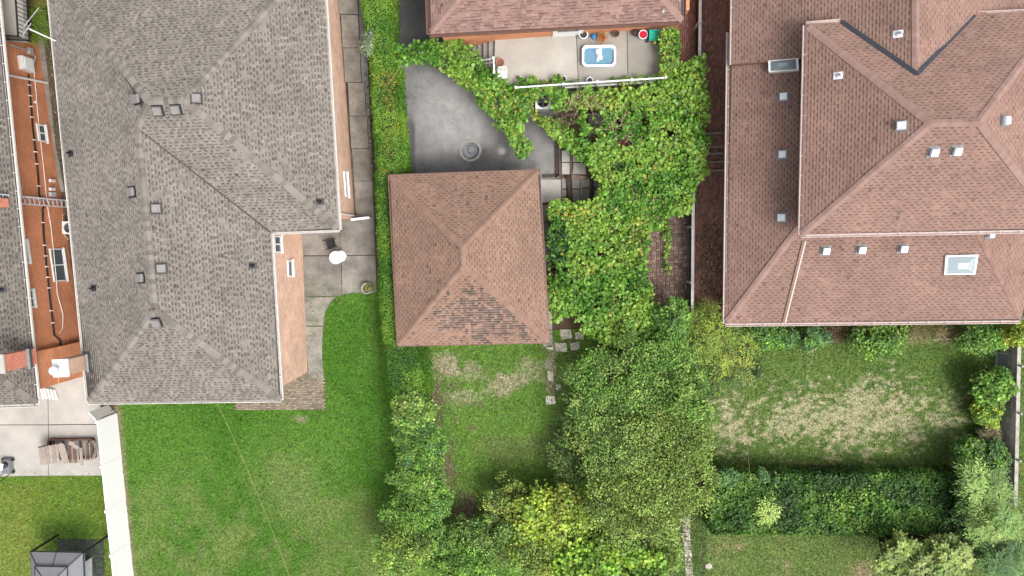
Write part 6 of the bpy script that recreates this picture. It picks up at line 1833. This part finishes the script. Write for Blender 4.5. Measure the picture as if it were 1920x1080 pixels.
bush('garden_tree', 'largest loose-crowned tree in the middle of the lower garden', 'tree', 1200, 845, 2.4, 112, 98, 1.0, APPLE[1:] + OLIVE[:2], 190, 85, .088, 'oval', 2, T_, .15, .5, .11, gap=.35)
bush('garden_tree', 'pale green tree beside the ivy hedge end', 'tree', 1284, 870, 2.7, 46, 100, 1.1, OLIVE[:3] + PALE[:2], 120, 75, .085, 'oval', 3, T_, .24, .5, .08, gap=.35)
bush('garden_tree', 'yellowish-green tree just above the lime-green shrub', 'tree', 1185, 955, 3.0, 92, 52, 1.1, OLIVE[:3] + APPLE[2:3], 120, 80, .085, 'oval', 33, T_, .24, .5, .08, gap=.35)
bush('garden_tree', 'slender bluish-green tree at the right edge of the tree group', 'tree', 1285, 745, 2.6, 44, 58, 1.3, APPLE[:3] + FRESH[:1], 90, 75, .085, 'oval', 34, T_, .24, .5, .07, gap=.35)
bush('garden_tree', 'yellow-leaved tree at the bottom centre', 'tree', 1034, 968, 2.0, 80, 54, .8, YELG[:3] + FRESH[2:3], 90, 85, .11, 'round', 4, T_, .22, .55, .08, gap=.3)
bush('garden_tree', 'small feathery tree filling the gap left of the two largest crowns', 'tree', 1105, 782, 2.2, 46, 56, .9, APPLE, 70, 60, .08, 'oval', 38, T_, .22, .5, .06, gap=.35)
bush('leafy_shrub', 'sparse dark undergrowth left of the largest tree', 'shrub', 1075, 850, 1.2, 48, 66, .7, [(.08, .14, .03), (.11, .16, .04), (.05, .095, .022)], 50, 60, .08, 'oval', 35, None, .2, .5, .04, gap=.4)
bush('leafy_shrub', 'pale yellow-green shrub on the bottom edge below the yellow tree', 'shrub', 1000, 1045, 2.0, 48, 40, .9, PALE + YELG[:2], 60, 90, .09, 'oval', 36, None, .24, .55, .05, gap=.3)
bush('leafy_shrub', 'pale shrub beside the slab path on the bottom edge', 'shrub', 1250, 1040, 1.6, 24, 50, .9, PALE + OLIVE[:2], 50, 80, .085, 'oval', 37, None, .26, .5, .05, gap=.3)
bush('leafy_shrub', 'bright lime-green shrub at the bottom centre edge', 'shrub', 1140, 1062, 2.2, 105, 42, .9, [(0.15, 0.25, 0.025), (0.11, 0.215, 0.022), (0.19, 0.28, 0.035), (0.08, 0.17, 0.018)], 42, 200, .14, 'round', 5, None, .36, .6, .05)
bush('leafy_shrub', 'thin olive shrub left of the yellow-leaved tree', 'shrub', 955, 938, 1.6, 52, 38, .6, OLIVE, 55, 50, .08, 'oval', 6, None, .18, .5, .05, gap=.4)
bush('leafy_shrub', 'grey-green shrub at the foot of the olive shrub', 'shrub', 925, 1010, 1.8, 46, 44, .7, APPLE, 40, 120, .09, 'oval', 7, None, .36, .5, .05)
R_ = 'shrubs continuing the hedge'
for i, (x, y, z, rx, ry, pal, lf, sh, lab) in enumerate((
    (776, 772, 2.0, 33, 39, PALE + FRESH[:2], .10, 'round', 'rounded light green shrub at the lower end of the clipped hedge'),
    (786, 835, 2.1, 47, 43, FRESH + BLUEG[:2], .085, 'oval', 'tall green shrub below the hedge end'),
    (788, 890, 2.1, 49, 41, PALE + FRESH, .085, 'oval', 'light green shrub in the middle of the row below the hedge'),
    (808, 940, 2.0, 43, 35, FRESH + BLUEG[1:2], .085, 'oval', 'leafy green shrub leaning towards the rough yard'),
    (776, 965, 2.2, 51, 39, FRESH + APPLE[:1], .085, 'oval', 'dense green shrub near the end of the row below the hedge'),
    (752, 1030, 2.4, 51, 47, PALE + YELG[2:3], .095, 'oval', 'pale yellow-green shrub spilling onto the left lawn at the bottom'),
    (824, 1015, 1.8, 37, 35, FRESH[:2] + APPLE[:2], .09, 'oval', 'mid-green shrub right of the pale yellow-green shrub'),
    (866, 1060, 2.0, 59, 33, FRESH, .095, 'oval', 'bright green shrub on the bottom edge right of the pale shrub'))):
    bush('leafy_shrub', lab, 'shrub', x, y, z, rx, ry, .9, pal, 80, 78, lf, sh, 8 + i * 101, R_, .2, .55, .05, gap=.2, holes_cut=.15)
bush('leafy_shrub', 'dark low shrub between the bottom shrubs', 'shrub', 885, 1000, 1.3, 56, 32, .5, APPLE, 26, 180, .085, 'oval', 14, None, .4, .5, .04)
bush('leafy_shrub', 'dark green shrub between the vines and the yellow-green bush', 'shrub', 1258, 605, 1.9, 26, 34, .8, APPLE[:2] + FRESH[:1] + APPLE[3:4], 22, 170, .10, 'round', 15, None, .5, .55, .05)
# under the red-roofed house
for i, (x, y, z, rx, ry, pal, lf, lab, sh) in enumerate((
    (1440, 628, .9, 34, 20, FRESH + BLUEG[:2], .09, 'green shrub under the left end of the red roof eave', 'oval'),
    (1500, 630, .9, 40, 20, BLUEG + FRESH[:1], .08, 'dark green shrub under the red roof eave beside the pale twig', 'oval'),
    (1580, 624, .6, 34, 14, [(.16, .10, .06), (.10, .12, .04), (.20, .15, .08)], .06, 'low reddish plants inside the board-edged bed', 'narrow'),
    (1640, 634, 1.1, 46, 26, FRESH + PALE[:1], .09, 'broad light green shrub in the middle of the eave bed', 'oval'),
    (1730, 624, .8, 80, 17, [(.15, .14, .05), (.20, .17, .08), (.10, .12, .03), (.24, .18, .10)], .06, 'brownish twiggy hedge plant under the red roof eave', 'narrow'),
    (1838, 630, 1.3, 34, 28, FRESH + APPLE[:2], .10, 'green bush in the corner by the right fence', 'oval'),
    (1900, 622, 1.8, 24, 18, YELG[:3], .10, 'lime-green sprig above the right fence', 'oval'),
    (1856, 722, 1.2, 26, 30, FRESH, .11, 'bright green bush against the weathered fence', 'round'),
    (1848, 770, .9, 22, 24, FRESH[:2] + YELG[:2], .09, 'bush with yellow flecks against the weathered fence', 'oval'),
    (1852, 812, .6, 18, 20, [(.16, .15, .08), (.10, .12, .04), (.22, .19, .12)], .07, 'thin dry shrub against the weathered fence', 'narrow'),
    (1822, 858, 1.0, 30, 30, FRESH + BLUEG[:1], .10, 'round green bush at the lower right lawn corner', 'round'),
    (1858, 858, 1.0, 18, 32, FRESH[:2] + BLUEG, .09, 'upright bush beside the lower end of the weathered fence', 'oval'))):
    bush('leafy_shrub', lab, 'shrub', x, y, z, rx, ry, max(.35, z * .7), pal, 34, 210, lf * 1.1, sh, 40 + i, 'shrubs round the right lawn', .40, .5, .035)

def fronds(name, label, cat, px, py, z, n_ros, R, pal, seed, frond=.7, leaflet=.13, per=9, pairs=7, spread_z=.5, rx=None, ry=None, group=None, shape='narrow', trunk=.05):
    """rosettes of feathery compound leaves on upright stems (sumac, juniper)"""
    rng = np.random.default_rng(seed); rnd = random.Random(seed)
    c = P(px, py, z); sc = FPX / (CAM_H - z); RX, RY = (rx or R) / sc, (ry or R) / sc
    t = thing(name, label, cat, (c.x, c.y, 0), group)
    pos = []; nr = []; hd = []; cols = []; b = MB(); size = []
    for k in range(n_ros):
        a = rnd.uniform(0, 6.28); q = math.sqrt(rnd.random()) if n_ros > 1 else 0
        ctr = Vector((c.x + RX * q * math.cos(a), c.y + RY * q * math.sin(a), max(.3, z + spread_z * (rnd.random() - .5) - .5 * spread_z * q * q)))
        foot = Vector((c.x + RX * q * math.cos(a) * .45, c.y + RY * q * math.sin(a) * .45, 0))
        b.tube(bent(foot, ctr, 4, .08, rnd), [trunk, trunk * .8, trunk * .65, trunk * .5, trunk * .35], 6)
        base = np.array(rnd.choice(pal)) * rnd.uniform(.75, 1.25)
        ph = rnd.uniform(0, 6.28)
        for j in range(per):
            aa = ph + 2 * math.pi * j / per + rnd.uniform(-.25, .25); el = rnd.uniform(-.1, .65); L = frond * rnd.uniform(.7, 1.2)
            prev = ctr
            for s in range(1, pairs + 1):
                f = s / pairs; drop = -f * f * .35 * L
                p = ctr + Vector((math.cos(aa) * math.cos(el), math.sin(aa) * math.cos(el), math.sin(el))) * (L * f) + Vector((0, 0, drop))
                for sg in ((-1, 1) if s < pairs else (0,)):
                    ang = aa + sg * rnd.uniform(.75, 1.05)
                    pos.append(p); hd.append((math.cos(ang), math.sin(ang), -.15)); nr.append((rnd.gauss(0, .25), rnd.gauss(0, .25), 1)); size.append(leaflet * rnd.uniform(.75, 1.2) * (1 - .35 * abs(f - .45)))
                    cols.append(base * 1.3 * rnd.uniform(.75, 1.3))
            b.tube([ctr, ctr.lerp(p, .5) + Vector((0, 0, .04)), p], [.008, .006, .003], 4)
    foliage_obj('crown', np.array([tuple(p) for p in pos]), np.array(nr), np.array(size), shape, np.array(cols), rng, t, np.array(hd))
    b.build('trunk', M['bark'], t)
    return t
JUN = [(0.145, 0.215, 0.025), (0.18, 0.24, 0.03), (0.10, 0.17, 0.022), (0.055, 0.11, 0.018), (0.19, 0.225, 0.035)]
SUM = [(0.15, 0.245, 0.06), (0.19, 0.29, 0.075), (0.11, 0.195, 0.05), (0.22, 0.31, 0.085)]
SUM2 = [(0.065, 0.14, 0.04), (0.09, 0.18, 0.05), (0.045, 0.105, 0.035), (0.12, 0.215, 0.055)]
fronds('feathery_bush', 'yellow-green feathery bush at the lower left corner of the red-roofed house', 'bush', 1345, 652, 1.5, 46, 70, JUN, 60, .85, .30, 9, 6, 1.4, 72, 72, trunk=.03)
bush('leafy_shrub', 'dark undergrowth beneath the feathery yellow-green bush', 'shrub', 1340, 655, .7, 74, 74, .4, [(.03, .065, .018), (.05, .095, .022), (.075, .12, .025)], 44, 130, .10, 'oval', 61, None, .26, .5, .03)
fronds('sumac', 'single pale sumac rosette poking through the ivy hedge', 'sumac', 1441, 963, 2.2, 1, 5, [(0.27, 0.36, 0.09)], 62, .78, .26, 12, 7, .1, trunk=.03)
fronds('sumac', 'pale green sumac at the right end of the ivy hedge', 'sumac', 1845, 925, 3.0, 13, 46, SUM, 63, .75, .28, 10, 7, 1.0, 44, 38, 'sumacs in the lower right corner')
fronds('sumac', 'larger pale sumac near the bottom right corner', 'sumac', 1880, 985, 3.2, 15, 50, SUM + SUM2[1:2], 64, .8, .30, 10, 7, 1.2, 46, 50, 'sumacs in the lower right corner')
fronds('sumac', 'blue-green sumac in the bottom right corner', 'sumac', 1885, 1055, 2.6, 24, 60, SUM2, 65, .75, .28, 10, 7, 1.0, 60, 40, 'sumacs in the lower right corner')
fronds('leafy_tree', 'yellowish cluster-leaved tree on the bottom right edge', 'tree', 1745, 1058, 3.2, 56, 80, [(0.14, 0.20, 0.045), (0.175, 0.235, 0.055), (0.095, 0.155, 0.035), (0.20, 0.25, 0.07)], 66, .42, .24, 9, 4, 1.2, 84, 42, None, 'oval')
bush('leafy_shrub', 'dark shrub at the right end of the ivy hedge', 'shrub', 1815, 960, 1.4, 26, 40, .6, SUM2[:3], 24, 150, .11, 'oval', 67, None, .4, .5, .04)
bush('leafy_shrub', 'blue-green sprig at the left end of the ivy hedge top', 'shrub', 1360, 893, 1.6, 22, 12, .4, BLUEG, 12, 130, .10, 'oval', 68, None, .5, .5, .03)
bush('leafy_shrub', 'blue-green sprig at the middle of the ivy hedge top', 'shrub', 1445, 888, 1.6, 17, 10, .4, BLUEG, 10, 120, .10, 'oval', 69, None, .5, .5, .03)
fronds('feathery_bush', 'bright green feathery bush in the top left corner', 'bush', 66, 42, 1.2, 16, 26, [(0.10, 0.17, 0.02), (0.14, 0.20, 0.025), (0.075, 0.13, 0.018)], 70, .7, .22, 10, 6, .6, 24, 30, trunk=.03)
fronds('feathery_bush', 'small bush at the very top left edge', 'bush', 68, -2, 1.2, 10, 20, [(0.16, 0.16, 0.03), (0.12, 0.13, 0.025)], 71, .6, .2, 9, 6, .5, 24, 14, trunk=.03)
fronds('reddish_plant', 'small dark red plant in a gap of the vine mat', 'plant', 1167, 268, 1.5, 3, 6, [(0.16, 0.03, 0.03), (0.22, 0.05, 0.045)], 72, .34, .2, 9, 3, .2, trunk=.02)
fronds('potted_plant', 'red and yellow flowering plant between blue can and brown pot', 'plant', 1129, 69, ZT + .35, 3, 4, [(0.35, 0.08, 0.03), (0.32, 0.22, 0.04), (0.15, 0.16, 0.03)], 73, .26, .13, 9, 4, .2, trunk=.012)
fronds('potted_plant', 'yellow-green plant growing in the white patio planter', 'plant', 691, 539, .55, 3, 4, [(0.22, 0.24, 0.06), (0.12, 0.18, 0.03)], 74, .22, .12, 8, 4, .1, trunk=.012)
bush('leafy_shrub', 'grey-green shrub poking out of the hedge near the walkway', 'shrub', 692, 82, 1.9, 13, 20, .4, [(.17, .21, .13), (.22, .26, .18), (.12, .17, .09)], 12, 110, .07, 'oval', 75, None, .45, .5, .03)
# bare dry branch lying on the lawn edge
db = P(1522, 640, .3); t = thing('dry_branch', 'bare pale dry twig arching over the lawn under the red roof', 'branch', db)
b = MB(); rnd = random.Random(3)
b.tube([P(1520, 622, .5), P(1526, 640, .7), P(1524, 658, .5)], [.03, .025, .015], 6); b.build('stem', M['drystick'], t)
b = MB()
for k in range(26):
    a = P(1520 + rnd.uniform(0, 6), 630 + rnd.uniform(0, 30), .55); e = a + Vector((rnd.uniform(-.35, .35), rnd.uniform(-.6, .1), rnd.uniform(-.3, .2))); b.tube(bent(a, e, 3, .05, rnd), [.012, .01, .008, .004], 4)
b.build('twigs', M['drystick'], t)

# fallen leaves and litter on the worn yard and paths
def litter(name, label, px_poly, n, pal, size, seed, z=.03):
    rng = np.random.default_rng(seed); P0 = [P(x, y, z) for x, y in px_poly]
    xs = [p.x for p in P0]; ys = [p.y for p in P0]
    x = rng.uniform(min(xs), max(xs), n * 2); y = rng.uniform(min(ys), max(ys), n * 2); ok = inside(x, y, [(p.x, p.y) for p in P0]); x = x[ok][:n]; y = y[ok][:n]; m = len(x)
    pos = np.stack([x, y, np.full(m, z) + rng.random(m) * .03], 1); nr = rng.normal(size=(m, 3)) * .3; nr[:, 2] += 1
    v, F, k = place_leaves(pos, nr, size * rng.uniform(.6, 1.3, m), 'oval', rng)
    o = raw_mesh(name, v, F, 3, M['leaf'], cols=np.repeat(pick(pal, m, rng), k, axis=0), kind='stuff'); o['label'] = label; o['category'] = 'leaf litter'
litter('leaf_litter', 'fallen leaves on the paver patio', [(1225, 400), (1296, 400), (1294, 575), (1225, 575)], 70, [(.35, .28, .12), (.45, .38, .25), (.2, .22, .06)], .09, 80, .07)
litter('leaf_litter', 'weeds and clover over the rough yard behind the garage', [(800, 655), (1030, 650), (1080, 830), (960, 900), (830, 960), (815, 800)], 5200, [(.09, .19, .03), (.13, .23, .035), (.06, .14, .02), (.16, .2, .05)], .10, 81, .02)
litter('leaf_litter', 'dead leaves under the trees behind the garage', [(830, 900), (1060, 800), (1300, 700), (1300, 980), (880, 1080)], 5000, [(.14, .09, .05), (.10, .065, .04), (.07, .09, .03), (.05, .07, .02)], .10, 82, .02)
litter('leaf_litter', 'moss and weeds on the brick path by the red house', [(1316, 420), (1362, 420), (1362, 580), (1312, 580)], 900, [(.05, .07, .02), (.07, .09, .025), (.04, .05, .018)], .08, 83, .06)
litter('leaf_litter', 'weeds in the strip between hedge and flag walkway', [(676, -50), (688, -50), (708, 330), (722, 560), (712, 560), (696, 330)], 1200, [(.05, .08, .02), (.035, .055, .016), (.08, .07, .03)], .09, 84, .02)
litter('leaf_litter', 'weeds and pebbles in the gap below the orange house', [(70, 60), (92, 60), (128, 350), (116, 350)], 500, [(.10, .12, .04), (.3, .27, .2), (.06, .08, .03)], .08, 85, .02)

b = MB(); q = [P(x, y, .05) for x, y in ((70, 60), (80, 60), (104, 270), (121, 360), (114, 360), (94, 270))]
b.prism([(p.x, p.y) for p in q][::1], -.01, .05); o = b.build('concrete_strip', M['concrete'], None); o['kind'] = 'structure'

# bare woody vine stems showing where the leaves have thinned
ds = thing('dead_vine_stems', 'tangle of bare brown vine stems below the terrace railing', 'vine stems', P(1110, 205, 0))
rnd = random.Random(44)
for (cx, cy, n_, rx, ry) in ((1092, 188, 34, 26, 14), (1155, 232, 26, 16, 22), (1130, 196, 16, 30, 8), (1062, 222, 22, 18, 18), (1185, 260, 10, 14, 10)):
    b = MB()
    for k in range(n_):
        a = P(cx + rnd.uniform(-rx, rx), cy + rnd.uniform(-ry, ry), 2.0 + rnd.uniform(-.25, .12)); ang = rnd.uniform(0, 6.28); L = rnd.uniform(.35, 1.0)
        e = a + Vector((math.cos(ang) * L, math.sin(ang) * L, rnd.uniform(-.15, .1)))
        b.tube(bent(a, e, 4, .08, rnd), [.016, .014, .012, .009, .005], 5)
    b.build('stems', M['drystick'] if cx != 1062 else M['bark'], ds)
litter('leaf_litter', 'scattered fallen leaves and clover on the left lawn', [(240, 770), (620, 720), (700, 640), (720, 1070), (270, 1075)], 420, [(.30, .30, .10), (.22, .28, .06), (.36, .33, .18), (.10, .2, .03)], .07, 86, .06)
litter('leaf_litter', 'few stray leaves blown onto the driveway', [(770, 130), (850, 160), (960, 280), (1030, 320), (770, 312)], 60, [(.25, .24, .08), (.2, .15, .08), (.14, .2, .04)], .08, 87, .02)
